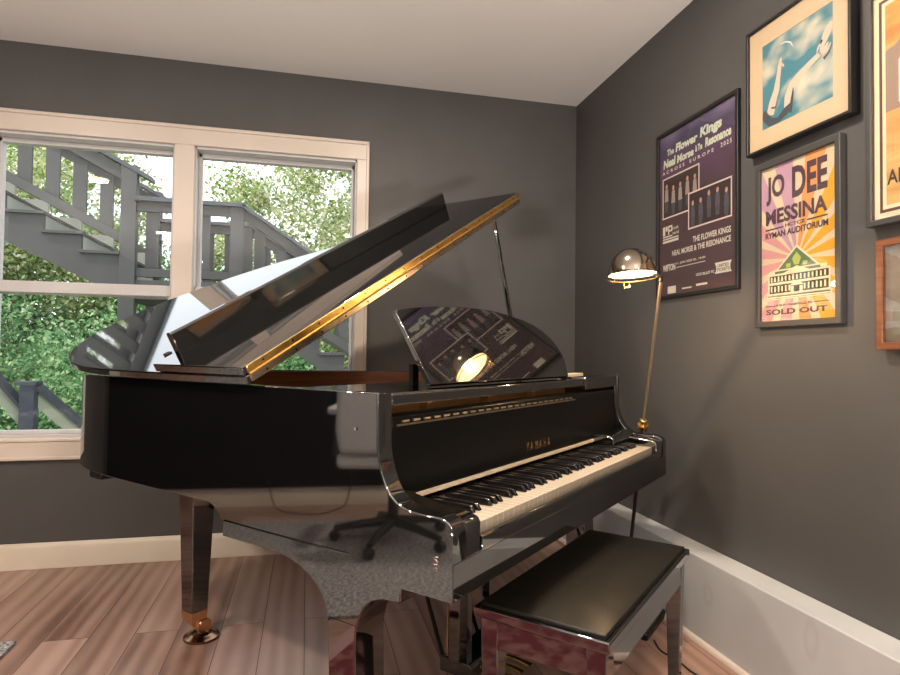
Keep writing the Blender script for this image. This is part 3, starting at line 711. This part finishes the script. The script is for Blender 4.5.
# --- blue artwork with a cream mat
t, w, h, z = poster('framed_artwork', 'blue picture of reaching arms with a wide cream mat in a black frame', 'picture', -1.409, -1.817, 1.692, 2.117, .034, .010, 'frame_black')
obj('mat_board', ring_wall(bmesh.new(), [(-w,-h),(w,-h),(w,h),(-w,h)], [(-.137,-.141),(.138,-.141),(.138,.139),(-.137,.139)], z, z+.002), ink('mat_cream', (.58,.43,.27)), t, smooth=0)
bm_ = mat('blue_cloud_print', rough=.6); vary(bm_, (.045,.19,.24), (.60,.55,.42), 7.5, 2.5, (1,1.4,1), lo=.46, hi=.68)
art = obj('print', rectm(-.137, .138, -.141, .139, z+.0005), bm_, t, smooth=0)
sk = ink('pale_skin', (.62,.47,.36)); dk = ink('dark_cloth', (.045,.055,.065))
def ribbon(pts, ws, zz):
    pts = [Vector((p[0]*.275-.137, p[1]*.28-.141)) for p in pts]
    n = len(pts); Lf, Rt = [], []
    for i, p in enumerate(pts):
        d = (pts[min(i+1,n-1)]-pts[max(i-1,0)]).normalized(); q = Vector((-d.y,d.x))*ws[i]*.275
        Lf.append(p+q); Rt.append(p-q)
    bm = bmesh.new()
    a = [bm.verts.new((p.x,p.y,zz)) for p in Lf]; b = [bm.verts.new((p.x,p.y,zz)) for p in Rt]
    for i in range(n-1): bm.faces.new([a[i],a[i+1],b[i+1],b[i]])
    return bm
z2 = z+.0009
obj('drawn_arm', join(ribbon([(.12,.14),(.16,.28),(.22,.40),(.25,.55),(.27,.66),(.29,.74)], [.06,.055,.045,.032,.03,.012], z2), ribbon([(.28,.64),(.31,.66),(.33,.62)], [.012,.014,.008], z2)), sk, art, smooth=0)
obj('drawn_arm', join(ribbon([(.38,.08),(.40,.25),(.46,.36),(.58,.43),(.72,.49),(.84,.53)], [.05,.06,.06,.045,.035,.03], z2), ribbon([(.83,.52),(.90,.56),(.94,.60)], [.03,.025,.008], z2), ribbon([(.86,.50),(.93,.53),(.97,.58)], [.015,.012,.006], z2)), sk, art, smooth=0)
obj('drawn_hand', join(ribbon([(.98,.80),(.93,.72),(.88,.64),(.84,.56)], [.02,.05,.045,.012], z2), ribbon([(.86,.66),(.81,.60),(.79,.55)], [.014,.012,.006], z2)), sk, art, smooth=0)
obj('drawn_cloth', join(ribbon([(.0,.20),(.12,.06),(.24,.04),(.36,.10),(.42,.16)], [.05,.05,.035,.05,.01], z2+.0002), ribbon([(.42,.06),(.45,.20),(.47,.32)], [.025,.02,.006], z2+.0002), ribbon([(.88,.45),(.95,.49),(.99,.56)], [.02,.012,.006], z2+.0002), ribbon([(.14,.22),(.2,.2),(.24,.26)], [.012,.012,.004], z2+.0002)), dk, art, smooth=0)
obj('drawn_swirl', ribbon([(.28,.90),(.36,.89),(.43,.85),(.47,.78)], [.004,.008,.009,.003], z2), ink('chalk', (.65,.63,.55)), art, smooth=0)
# --- sunburst concert poster
t, w, h, z = poster('sunburst_poster', 'orange and pink sunburst concert poster reading SOLD OUT, in a charcoal frame', 'poster', -1.437, -1.7705, 1.111, 1.6545, .022, .020, 'frame_char')
sun = bmesh.new(); cx, cy = 0, -.06
cols = [('yellow', (.80,.42,.02)), ('peach', (.80,.50,.24)), ('pink', (.70,.33,.36)), ('lilac', (.55,.36,.46)), ('cream2', (.78,.66,.42)), ('orange', (.80,.30,.06)), ('gold', (.78,.36,.015))]
bg = obj('print', rectm(-w, w, -h, h, z), ink('sun_bg', (.62,.50,.33)), t, smooth=0)
def clip_ray(a):
    dx, dy = math.cos(a), math.sin(a)
    k = min((( w if dx > 0 else -w)-cx)/dx if abs(dx) > 1e-6 else 9, ((h if dy > 0 else -h)-cy)/dy if abs(dy) > 1e-6 else 9)
    return (cx+dx*k, cy+dy*k)
def corner_between(a0, a1):
    out = []
    for X_, Y_ in ((w,h),(-w,h),(-w,-h),(w,-h)):
        a = math.atan2(Y_-cy, X_-cx) % (2*PI)
        if a0 < a < a1: out.append((a, (X_,Y_)))
    return [p for _, p in sorted(out)]
nray = 16
for k in range(nray):
    a0 = 2*PI*(k+.12)/nray; a1 = 2*PI*(k+.72)/nray; am_ = (a0+a1)/2
    left = math.cos(am_)
    c_ = ('sun_yellow', (.66,.33,.02)) if left > .25 else ('sun_orange', (.66,.28,.09)) if left > -.15 else ('sun_pink', (.58,.27,.26)) if math.sin(am_) < .8 else ('sun_lilac', (.46,.27,.35))
    pts = [(cx,cy), clip_ray(a0)] + corner_between(a0, a1) + [clip_ray(a1)]
    obj('sun_ray', polym(pts, z+.0004), ink(*c_), bg, smooth=0)
def X(f): return -w + f*2*w
def Y(f): return h - f*2*h
z3 = z+.0009
ik = ink('ink_plum', (.075,.035,.045))
def bigtext(s, x0, x1, y0, y1): return text_mesh(s, (x1-x0)*2*w, (y1-y0)*2*h, X((x0+x1)/2), Y((y0+y1)/2), z3, bold=.035)
obj('title_lettering', join(bigtext('JO', .072, .337, .060, .246), bigtext('DEE', .44, .888, .048, .242), bigtext('MESSINA', .065, .886, .278, .377), bigtext('HCTCZ', .344, .613, .390, .412), bigtext('RYMAN AUDITORIUM', .058, .896, .424, .464),
    rectm(X(.06), X(.32), Y(.410), Y(.401), z3), rectm(X(.64), X(.89), Y(.405), Y(.396), z3)), ik, bg, smooth=0)
obj('sold_out_lettering', join(bigtext('SOLD OUT', .068, .886, .925, .960), bigtext('4.12.24 - NASHVILLE, TN', .215, .70, .893, .910), rectm(X(.06), X(.20), Y(.907), Y(.901), z3), rectm(X(.72), X(.90), Y(.902), Y(.896), z3)), ik, bg, smooth=0)
gr = ink('building_green', (.10,.16,.08)); lc = ink('line_cream', (.70,.62,.40)); dkk = ink('building_dark', (.035,.03,.022)); br_ = ink('building_brown', (.16,.07,.05))
def R(x0, x1, y0, y1, dz=0): return rectm(X(x0), X(x1), Y(y1), Y(y0), z3+dz)
def PG(pts, dz=0): return polym([(X(a), Y(b)) for a, b in pts], z3+dz)
obj('drawn_outline', join(PG([(.50,.535),(.80,.685),(.20,.685)]), R(.12,.88,.68,.705), R(.10,.92,.70,.845), R(.08,.94,.835,.865)), lc, bg, smooth=0)
obj('drawn_gable', join(PG([(.50,.553),(.755,.675),(.245,.675)], .0003), R(.20,.80,.685,.70,.0003)), gr, bg, smooth=0)
obj('drawn_wall', join(R(.12,.90,.712,.755,.0003), R(.12,.90,.770,.825,.0003), R(.10,.92,.842,.846,.0003), R(.10,.92,.855,.858,.0003)), dkk, bg, smooth=0)
ww = []
for row, (a, b) in enumerate(((.718,.750),(.778,.815))):
    for k in range(15):
        x = .14 + k*.0505
        if row and 5 < k < 9: continue
        ww.append(R(x, x+.022, a+(.003 if k % 2 else 0), b, .0006))
ww += [PG([(.40,.785),(.50,.755),(.60,.785)], .0006), R(.42,.46,.79,.825,.0006), R(.54,.58,.79,.825,.0006), PG([(.33,.70),(.50,.665),(.67,.70)], .0005)]
obj('drawn_window', join(*ww), lc, bg, smooth=0)
obj('drawn_emblem', join(PG([(.50,.58),(.56,.62),(.53,.66),(.47,.66),(.44,.62)], .0006), R(.36,.42,.645,.67,.0006), R(.58,.64,.645,.67,.0006)), ink('leafy', (.38,.44,.10)), bg, smooth=0)
# --- orange print at the right edge
t, w, h, z = poster('orange_print', 'tall orange print with a striped border in a charcoal frame, at the right edge', 'picture', -1.856, -2.30, 1.362, 1.990, .030, .017, 'frame_char')
om = vary(mat('orange_print_paper', rough=.7), (.50,.26,.075), (.66,.40,.15), 5, 5, (1,8,1))
bg = obj('print', rectm(-w, w, -h, h, z), ink('print_paper', (.78,.62,.42)), t, smooth=0)
def ringm(a, b, dz):
    return ring_wall(bmesh.new(), [(-w+a,-h+a),(w-a,-h+a),(w-a,h-a),(-w+a,h-a)], [(-w+b,-h+b),(w-b,-h+b),(w-b,h-b),(-w+b,h-b)], z+dz, z+dz+.0002)
obj('border_stripe', ringm(.016, .024, .0004), ink('brown_stripe', (.10,.045,.03)), bg, smooth=0)
obj('picture_field', rectm(-w+.034, w-.034, -h+.034, h-.034, z+.0004), om, bg, smooth=0)
obj('drawn_sky', rectm(-w+.034, w-.034, h-.14, h-.034, z+.0007), vary(mat('sunset_print', rough=.7), (.62,.20,.05), (.72,.36,.08), 6, 4, (1,4,1)), bg, smooth=0)
tb = ink('taupe', (.30,.20,.15))
obj('drawn_building', join(polym([(-w+.034,-.02),(w-.034,-.02),(w-.034,h-.16),(0,h-.08),(-.10,h-.115),(-w+.06,h-.15),(-w+.034,h-.155)], z+.001), rectm(-.128,-.118,h-.12,h-.075,z+.001)), tb, bg, smooth=0)
obj('drawn_wall', rectm(-.135, .12, -.005, h-.19, z+.0013), ink('white_wall', (.72,.58,.42)), bg, smooth=0)
obj('print_lettering', text_mesh('ABB', .075, .038, -w+.074, -h+.105, z+.001, bold=.02), ink('ink_brown', (.06,.03,.02)), bg, smooth=0)
# --- copper-framed glass picture
t, w, h, z = poster('copper_framed_picture', 'small picture behind reflecting glass in a copper wooden frame, lowest at the right edge', 'picture', -1.883, -2.24, 1.037, 1.324, .030, .019, 'frame_copper')
obj('print', rectm(-w, w, -h, h, z), vary(mat('grey_print', rough=.5), (.13,.10,.075), (.30,.25,.20), 5, 4, (.5,2,1)), t, smooth=0)
obj('photo_shape', rectm(-w+.02, w-.1, -h+.02, -.02, z+.0006), vary(mat('grey_green_print', rough=.5), (.16,.15,.12), (.24,.23,.19), 9), t, smooth=0)

# ------------------------------------------------------------------ rugs, chair and cables (seen in the lacquer's reflections)
tag(obj('shag_rug', B(-3.82, -2.43, -3.3, -.79, 0, .012), 'rug_grey', smooth=0), 'grey shag rug, its corner just showing at the lower left', 'rug')
rg = thing('persian_rug', 'red patterned rug in front of the piano, seen in its polished leg', 'rug', (-2.45,-1.895,.0125), (0,0,math.radians(29.4)))
obj('rug_field', B(.11, .94, -1.5, -.10, 0, .010), 'rug_red', rg, smooth=0)
obj('rug_border', ring_wall(bmesh.new(), [(0.04,-1.57),(1.0,-1.57),(1.0,-.04),(0.04,-.04)], [(.11,-1.5),(.94,-1.5),(.94,-.10),(.11,-.10)], 0, .0095), 'rug_pink', rg, smooth=0)
ap_ = thing('added_dark_panel', 'added unseen black panel on the left wall, darkening the reflection in the side of the piano', 'wall panel', (RX0+.02, -.9, 1.0))  # added out of view so the piano's side has something black to reflect
obj('panel', B(-.0195, .02, -1.25, .8, -.87, .95), mat('panel_black', (.004,.004,.004), 1., Specular_IOR_Level=0.), ap_, bevel=.006)
ch = thing('office_chair', 'grey office chair on black casters, reflected in the side of the piano', 'office chair', (-3.38,-2.12,.012), (0,0,math.radians(8)))
obj('backrest', P_([(-.25,.50),(.25,.50),(.27,.62),(.26,.95),(.22,1.08),(-.22,1.08),(-.26,.95),(-.27,.62)], 'x', .20, .28), 'grey_fabric', ch, bevel=.03, seg=4)
obj('seat', B(-.27, .24, -.27, .27, .42, .50), 'grey_fabric', ch, bevel=.03, seg=4)
obj('gas_column', T([(0,0,.10),(0,0,.43)], .03, 16), 'black_plastic', ch)
for s in (-1, 1):
    obj('armrest', B(-.16, .14, s*.30-.035, s*.30+.035, .68, .72), 'grey_fabric', ch, bevel=.015, seg=3)
    obj('armrest_post', T([(.0,s*.29,.69),(.04,s*.31,.46),(.0,s*.2,.44)], .016, 10), 'black_plastic', ch)
for k in range(5):
    a = 2*PI*k/5 + .3
    lgo = obj('base_leg', T([(0,0,.11),(.17*math.cos(a),.17*math.sin(a),.09),(.31*math.cos(a),.31*math.sin(a),.065)], .028, 10, .016), 'black_plastic', ch)
    bm = L_([(0,-.02),(.026,-.02),(.028,-.015),(.028,.015),(.026,.02),(0,.02)], 16)
    xform(bm, Matrix.Translation((.31*math.cos(a),.31*math.sin(a),.028)) @ Matrix.Rotation(a,4,'Z') @ Matrix.Rotation(PI/2,4,'X'))
    obj('caster', bm, 'black_plastic', lgo)
for lab, pts in (('black cable looped along the left baseboard, reflected in the piano', [(-4.2,-1.35,.2),(-4.15,-1.4,.03),(-4.0,-1.5,.005),(-3.95,-1.7,.005),(-4.12,-1.85,.03),(-4.2,-1.9,.3)]),):
    tag(obj('power_cable', T([(p.x,p.y,max(.016,p.z)) for p in catmull([Vector(q) for q in pts], 8)], .004, 8), 'cable'), lab, 'cable')

# ------------------------------------------------------------------ outside: deck stair, lower railing, trees
struct('ground', P_([(.4,-.9),(6,-1.4),(40,-2.2),(40,-3),(.4,-3)], 'x', -30, 30), 'ground', smooth=0, label='leafy ground sloping away outside')
DY = 3.2
dk_ = thing('deck_stair', 'grey painted wooden deck stair with slatted railing outside the window', 'deck stair', (-2.7, DY, -1.5))
def D(name, bm, m='deck', **kw):
    xform(bm, Matrix.Translation((2.7,-DY,1.5))); return obj(name, bm, m, dk_, **kw)
def slope_bar(p0, p1, w, y0, y1):
    """bar between two (x,z) points in the plane, vertical thickness w below the line"""
    return P_([(p0[0],p0[1]-w),(p1[0],p1[1]-w),(p1[0],p1[1]),(p0[0],p0[1])], 'y', y0, y1)
def flight(x0, z0, x1, z1, yn, yf, tread_z, steps_dir):
    pass
LZ = 1.69                                              # landing floor
# landing
D('landing', B(-3.25, -2.12, DY, DY+1.05, LZ-.19, LZ), bevel=.004)
for y in (DY-.02, DY+.98):
    for x0, x1, zt in ((-3.255,-3.115,2.80),(-2.25,-2.125,2.50)):
        D('post', B(x0, x1, y, y+.10, -1.6 if y > DY+.5 or x0 < -3 else -1.6, zt), bevel=.004)
    D('rail', B(-3.115, -2.25, y+.02, y+.06, 2.36, 2.455), bevel=.003)
    D('rail_cap', B(-3.13, -2.10, y-.03, y+.12, 2.455, 2.495), 'deck_cap', bevel=.003)
    D('rail', B(-3.115, -2.25, y+.02, y+.06, LZ+.03, LZ+.11), bevel=.003)
    for k in range(3):
        x = -3.04 + k*.238 + (0 if y < DY+.5 else .13)
        D('baluster', B(x, x+.118, y+.062, y+.095, LZ+.03, 2.42), smooth=0)
# upper flight: rises to the left
sl = .535
def up(x, z0): return z0 + (-3.18-x)*sl
for y in (DY, DY+.98):
    D('upper_handrail', slope_bar((-5.6,up(-5.6,2.745)),(-3.12,up(-3.12,2.745)),.13,y+.02,y+.06), bevel=.003)
    D('upper_rail_cap', slope_bar((-5.6,up(-5.6,2.805)),(-2.98,up(-2.98,2.805)),.045,y-.03,y+.12), 'deck_cap', bevel=.003)
    D('upper_lower_rail', slope_bar((-5.6,up(-5.6,2.105)),(-3.2,up(-3.2,2.105)),.10,y+.02,y+.06), bevel=.003)
    for k in range(9):
        x = -3.46 - k*.236 if y < DY+.5 else -3.762 - k*.272
        D('baluster', P_([(x,up(x,2.03)),(x+.118,up(x+.118,2.03)),(x+.118,up(x+.118,2.72)),(x,up(x,2.72))], 'y', y+.062, y+.095), smooth=0)
# saw-tooth stringer and treads
tz = [(-3.265 - .3235*k, 1.925 + .1735*k) for k in range(8)]
pts = [(-3.18, LZ-.19),(-3.18,1.925)]
for k, (x, z_) in enumerate(tz):
    xn = x - .3235
    pts += [(xn, z_), (xn, z_+.1735)]
pts += [(tz[-1][0]-.3235, tz[-1][1]-.35)]
D('stringer', P_(pts, 'y', DY+.0, DY+.045), smooth=0)
D('stringer', P_([(a, b+.17) for a, b in pts], 'y', DY+.95, DY+.995), 'deck_pale', smooth=0)
for k, (x, z_) in enumerate(tz):
    D('tread', B(x-.335, x+.012, DY-.03, DY+1.0, z_-.0, z_+.03), bevel=.003)
    D('riser', B(x-.3235-.02, x-.3235, DY+.045, DY+.95, z_+.03, z_+.1735), 'deck_pale', smooth=0)
# lower flight: falls to the right
SR = .655
def dn(x, z0): return z0 - (x+2.12)*SR
for y in (DY-.02, DY+.98):
    D('lower_handrail', slope_bar((-2.13,2.455),(-.2,2.455-1.93*SR),.11,y+.02,y+.06), bevel=.003)
    D('lower_rail_cap', slope_bar((-2.14,2.495),(-.2,2.495-1.93*SR),.04,y-.03,y+.12), 'deck_cap', bevel=.003)
    D('lower_bottom_rail', slope_bar((-2.13,1.80),(-.2,1.80-1.93*SR),.10,y+.02,y+.06), bevel=.003)
    for k in range(8):
        x = -2.02 + k*.215
        D('baluster', P_([(x,dn(x,1.76)),(x+.10,dn(x+.10,1.76)),(x+.10,dn(x+.10,2.40)),(x,dn(x,2.40))], 'y', y+.062, y+.095), smooth=0)
pts = [(-2.12, LZ-.33),(-2.12,LZ)]
lt_ = []
for k in range(9):
    x = -2.12 + .255*(k); z_ = LZ - .178*(k+1); lt_.append((x, z_))
    pts += [(x, z_), (x+.255, z_)]
pts += [(lt_[-1][0]+.255, lt_[-1][1]-.33)]
D('stringer', P_(pts, 'y', DY, DY+.045), smooth=0)
D('stringer', P_(pts, 'y', DY+.95, DY+.995), smooth=0)
for x, z_ in lt_: D('tread', B(x-.012, x+.262, DY-.03, DY+1.0, z_-.0, z_+.03), bevel=.003)
# hanging bulbs under the railing
for x in (-3.02, -3.38): 
    D('rail_bulb', L_([(0,0),(.02,.01),(.027,.03),(.02,.055),(.012,.07),(.012,.1),(0,.1)], 12, (x, DY+.55, 2.12)), 'black_plastic')
# dark lower rail at the left
lr = thing('lower_railing', 'dark railing with sloping boards beyond the left window pane', 'railing', (-3.75, 2.6, -1.0))
obj('post', B(-.055, .055, -.055, .055, 0, 1.70), 'deck_dark', lr, bevel=.004)
obj('post_cap', B(-.085, .075, -.075, .075, 1.70, 1.735), 'deck_dark', lr, bevel=.004)
for nm, a, b in (('upper_board', (-.42,-.25,2.10), (-.05,-.02,1.50)), ('lower_board', (.05,.03,1.66), (.50,.45,1.05))):
    d = Vector((0,0,.075))
    bm = bmesh.new(); va = [Vector(a), Vector(a)-d*2, Vector(b)-d*2, Vector(b)]
    off = Vector((.0,.05,0))
    p0 = [bm.verts.new(p) for p in va]; p1 = [bm.verts.new(p+off) for p in va]
    bm.faces.new(p0); bm.faces.new(p1[::-1])
    for i in range(4): bm.faces.new([p0[i],p0[(i+1)%4],p1[(i+1)%4],p1[i]])
    bmesh.ops.recalc_face_normals(bm, faces=bm.faces)
    obj('sloping_board', bm, 'rail_olive', lr, smooth=0)
    bm = bmesh.new(); va = [Vector(a)+d*.55, Vector(a), Vector(b), Vector(b)+d*.55]; off = Vector((.0,.11,0)); sh_ = Vector((0,-.03,0))
    p0 = [bm.verts.new(p+sh_) for p in va]; p1 = [bm.verts.new(p+off) for p in va]
    bm.faces.new(p0); bm.faces.new(p1[::-1])
    for i in range(4): bm.faces.new([p0[i],p0[(i+1)%4],p1[(i+1)%4],p1[i]])
    bmesh.ops.recalc_face_normals(bm, faces=bm.faces)
    obj('board_cap', bm, 'deck_dark', lr, smooth=0)

def crown(seed, n, rad, size, clumps, sparse=1.):
    rnd = random.Random(seed); vs, fs = [], []
    cl = []
    for _ in range(clumps):
        while True:
            p = Vector((rnd.uniform(-1,1), rnd.uniform(-1,1), rnd.uniform(-1,1)))
            if p.length < 1: break
        cl.append((Vector((p.x*rad[0], p.y*rad[1], p.z*rad[2])), rnd.uniform(.25,.5)*min(rad)*sparse))
    for _ in range(n):
        c, r = cl[rnd.randrange(clumps)]
        p = c + Vector((rnd.gauss(0,1), rnd.gauss(0,1), rnd.gauss(0,.7)))*r*.6
        s = size*rnd.uniform(.5,1.3)
        e = Euler((rnd.uniform(-1.1,1.1), rnd.uniform(-1.1,1.1), rnd.uniform(0,6.3))).to_matrix()
        b = len(vs)
        for q in ((-.5,0,0),(0,-.28,0.04),(.5,0,0),(0,.28,.04)): vs.append(p + e @ Vector(q)*s)
        fs.append((b,b+1,b+2,b+3))
    me = bpy.data.meshes.new('crown'); me.from_pydata([tuple(v) for v in vs], [], fs); return me
crowns = {'dense': crown(1, 26000, (1.7,1.3,1.9), .095, 60), 'bush': crown(2, 24000, (1.8,1.2,1.1), .08, 50), 'airy': crown(3, 19000, (2.0,1.5,2.2), .095, 46, .8)}
crowns['dense'].materials.append(M['leaf_dark']); crowns['bush'].materials.append(M['leaf_dark']); crowns['airy'].materials.append(M['leaf_light'])
trunk_bm = T([(0,0,0),(.05,.02,1.2),(-.03,.05,2.6),(.06,0,4.2)], .13, 10, .05)
trunk_me = bpy.data.meshes.new('trunk'); trunk_bm.to_mesh(trunk_me); trunk_bm.free(); trunk_me.materials.append(M['bark'])
def tree(kind, x, y, zc, s=1., rz=0., label='', gz=-1.9):
    t = thing('tree' if kind != 'bush' else 'leafy_bush', label, 'tree' if kind != 'bush' else 'bush', (x,y,gz), (0,0,rz), 'trees and bushes outside the window')
    c = bpy.data.objects.new('crown', crowns[kind]); COL.objects.link(c); c.parent = t; c.location = (0,0,zc-gz); c.scale = (s,s,s)
    k = bpy.data.objects.new('trunk', trunk_me); COL.objects.link(k); k.parent = t; k.scale = (s,s,max(.3,(zc-gz)/4.2))
for kind, x, y, zc, s, rz, lab in (
    ('bush',-3.9,6.4,.3,1.0,1.9,'low green bush right behind the dark lower railing'),
    ('bush',-6.0,7.0,.5,1.0,.3,'low green bush at the far left edge of the lower left pane'),
    ('bush',-1.9,6.8,.1,1.0,2.6,'low green bush glimpsed under the raised piano lid'),
    ('dense',-6.6,9.9,1.7,1.25,.5,'dense green tree behind the upper stair flight, at the left edge of the window'),
    ('dense',-4.2,9.9,1.2,1.1,2.1,'dense green tree filling the middle of the lower left pane'),
    ('dense',-1.2,10.6,.6,1.2,3.7,'dense green tree behind the descending stair flight'),
    ('airy',-6.4,8.6,3.2,1.0,.2,'bright pale-leaved tree seen between the slats of the upper stair flight'),
    ('airy',-8.6,12.0,4.6,1.4,1.2,'tall pale-leaved tree farthest back at the upper left of the window'),
    ('airy',-1.75,9.0,3.1,1.05,2.2,'sunlit pale-leaved tree above the railing post in the right window'),
    ('airy',.3,11.0,4.2,1.4,4.4,'tall pale-leaved tree at the top right corner of the right window'),
    ('airy',-1.0,7.6,1.5,.8,5.5,'small pale-leaved tree beside the descending handrail in the right window')):
    tree(kind, x, y, zc, s, rz, lab)

# ------------------------------------------------------------------ light
w_ = bpy.data.worlds.new('sky'); SC.world = w_; w_.use_nodes = True
nt = w_.node_tree; bgN = nt.nodes['Background']
tc = nt.nodes.new('ShaderNodeTexCoord'); sep = nt.nodes.new('ShaderNodeSeparateXYZ'); rp = nt.nodes.new('ShaderNodeValToRGB')
rp.color_ramp.elements[0].position = .0; rp.color_ramp.elements[0].color = (.95,.97,1,1)
rp.color_ramp.elements[1].position = .8; rp.color_ramp.elements[1].color = (.84,.91,1,1)
nt.links.new(tc.outputs['Generated'], sep.inputs[0]); nt.links.new(sep.outputs['Z'], rp.inputs['Fac']); nt.links.new(rp.outputs['Color'], bgN.inputs['Color'])
bgN.inputs['Strength'].default_value = 2.7
s_ = bpy.data.lights.new('sun', 'SUN'); s_.energy = 4.0; s_.angle = .02; s_.color = (1,.93,.80)
so = bpy.data.objects.new('sun', s_); COL.objects.link(so)
so.rotation_euler = Vector((.62,.22,-.78)).to_track_quat('-Z','Y').to_euler()
for x0, x1 in ((OX0,-2.128),(-2.033,OX1)):
    a = bpy.data.lights.new('window_portal', 'AREA'); a.shape = 'RECTANGLE'; a.size = x1-x0; a.size_y = OZ1-OZ0; a.cycles.is_portal = True
    o = bpy.data.objects.new('window_portal', a); COL.objects.link(o); o.location = ((x0+x1)/2, .16, (OZ0+OZ1)/2); o.rotation_euler = (-PI/2, 0, 0)
SC.view_settings.view_transform = 'Standard'; SC.view_settings.look = 'None'; SC.view_settings.gamma = 1; SC.view_settings.use_curve_mapping = False
SC.view_settings.exposure = 0.0
SC.cycles.max_bounces = 10; SC.cycles.transparent_max_bounces = 16; SC.cycles.caustics_reflective = True; SC.cycles.caustics_refractive = False
SC.cycles.sample_clamp_indirect = 6; SC.cycles.use_denoising = True
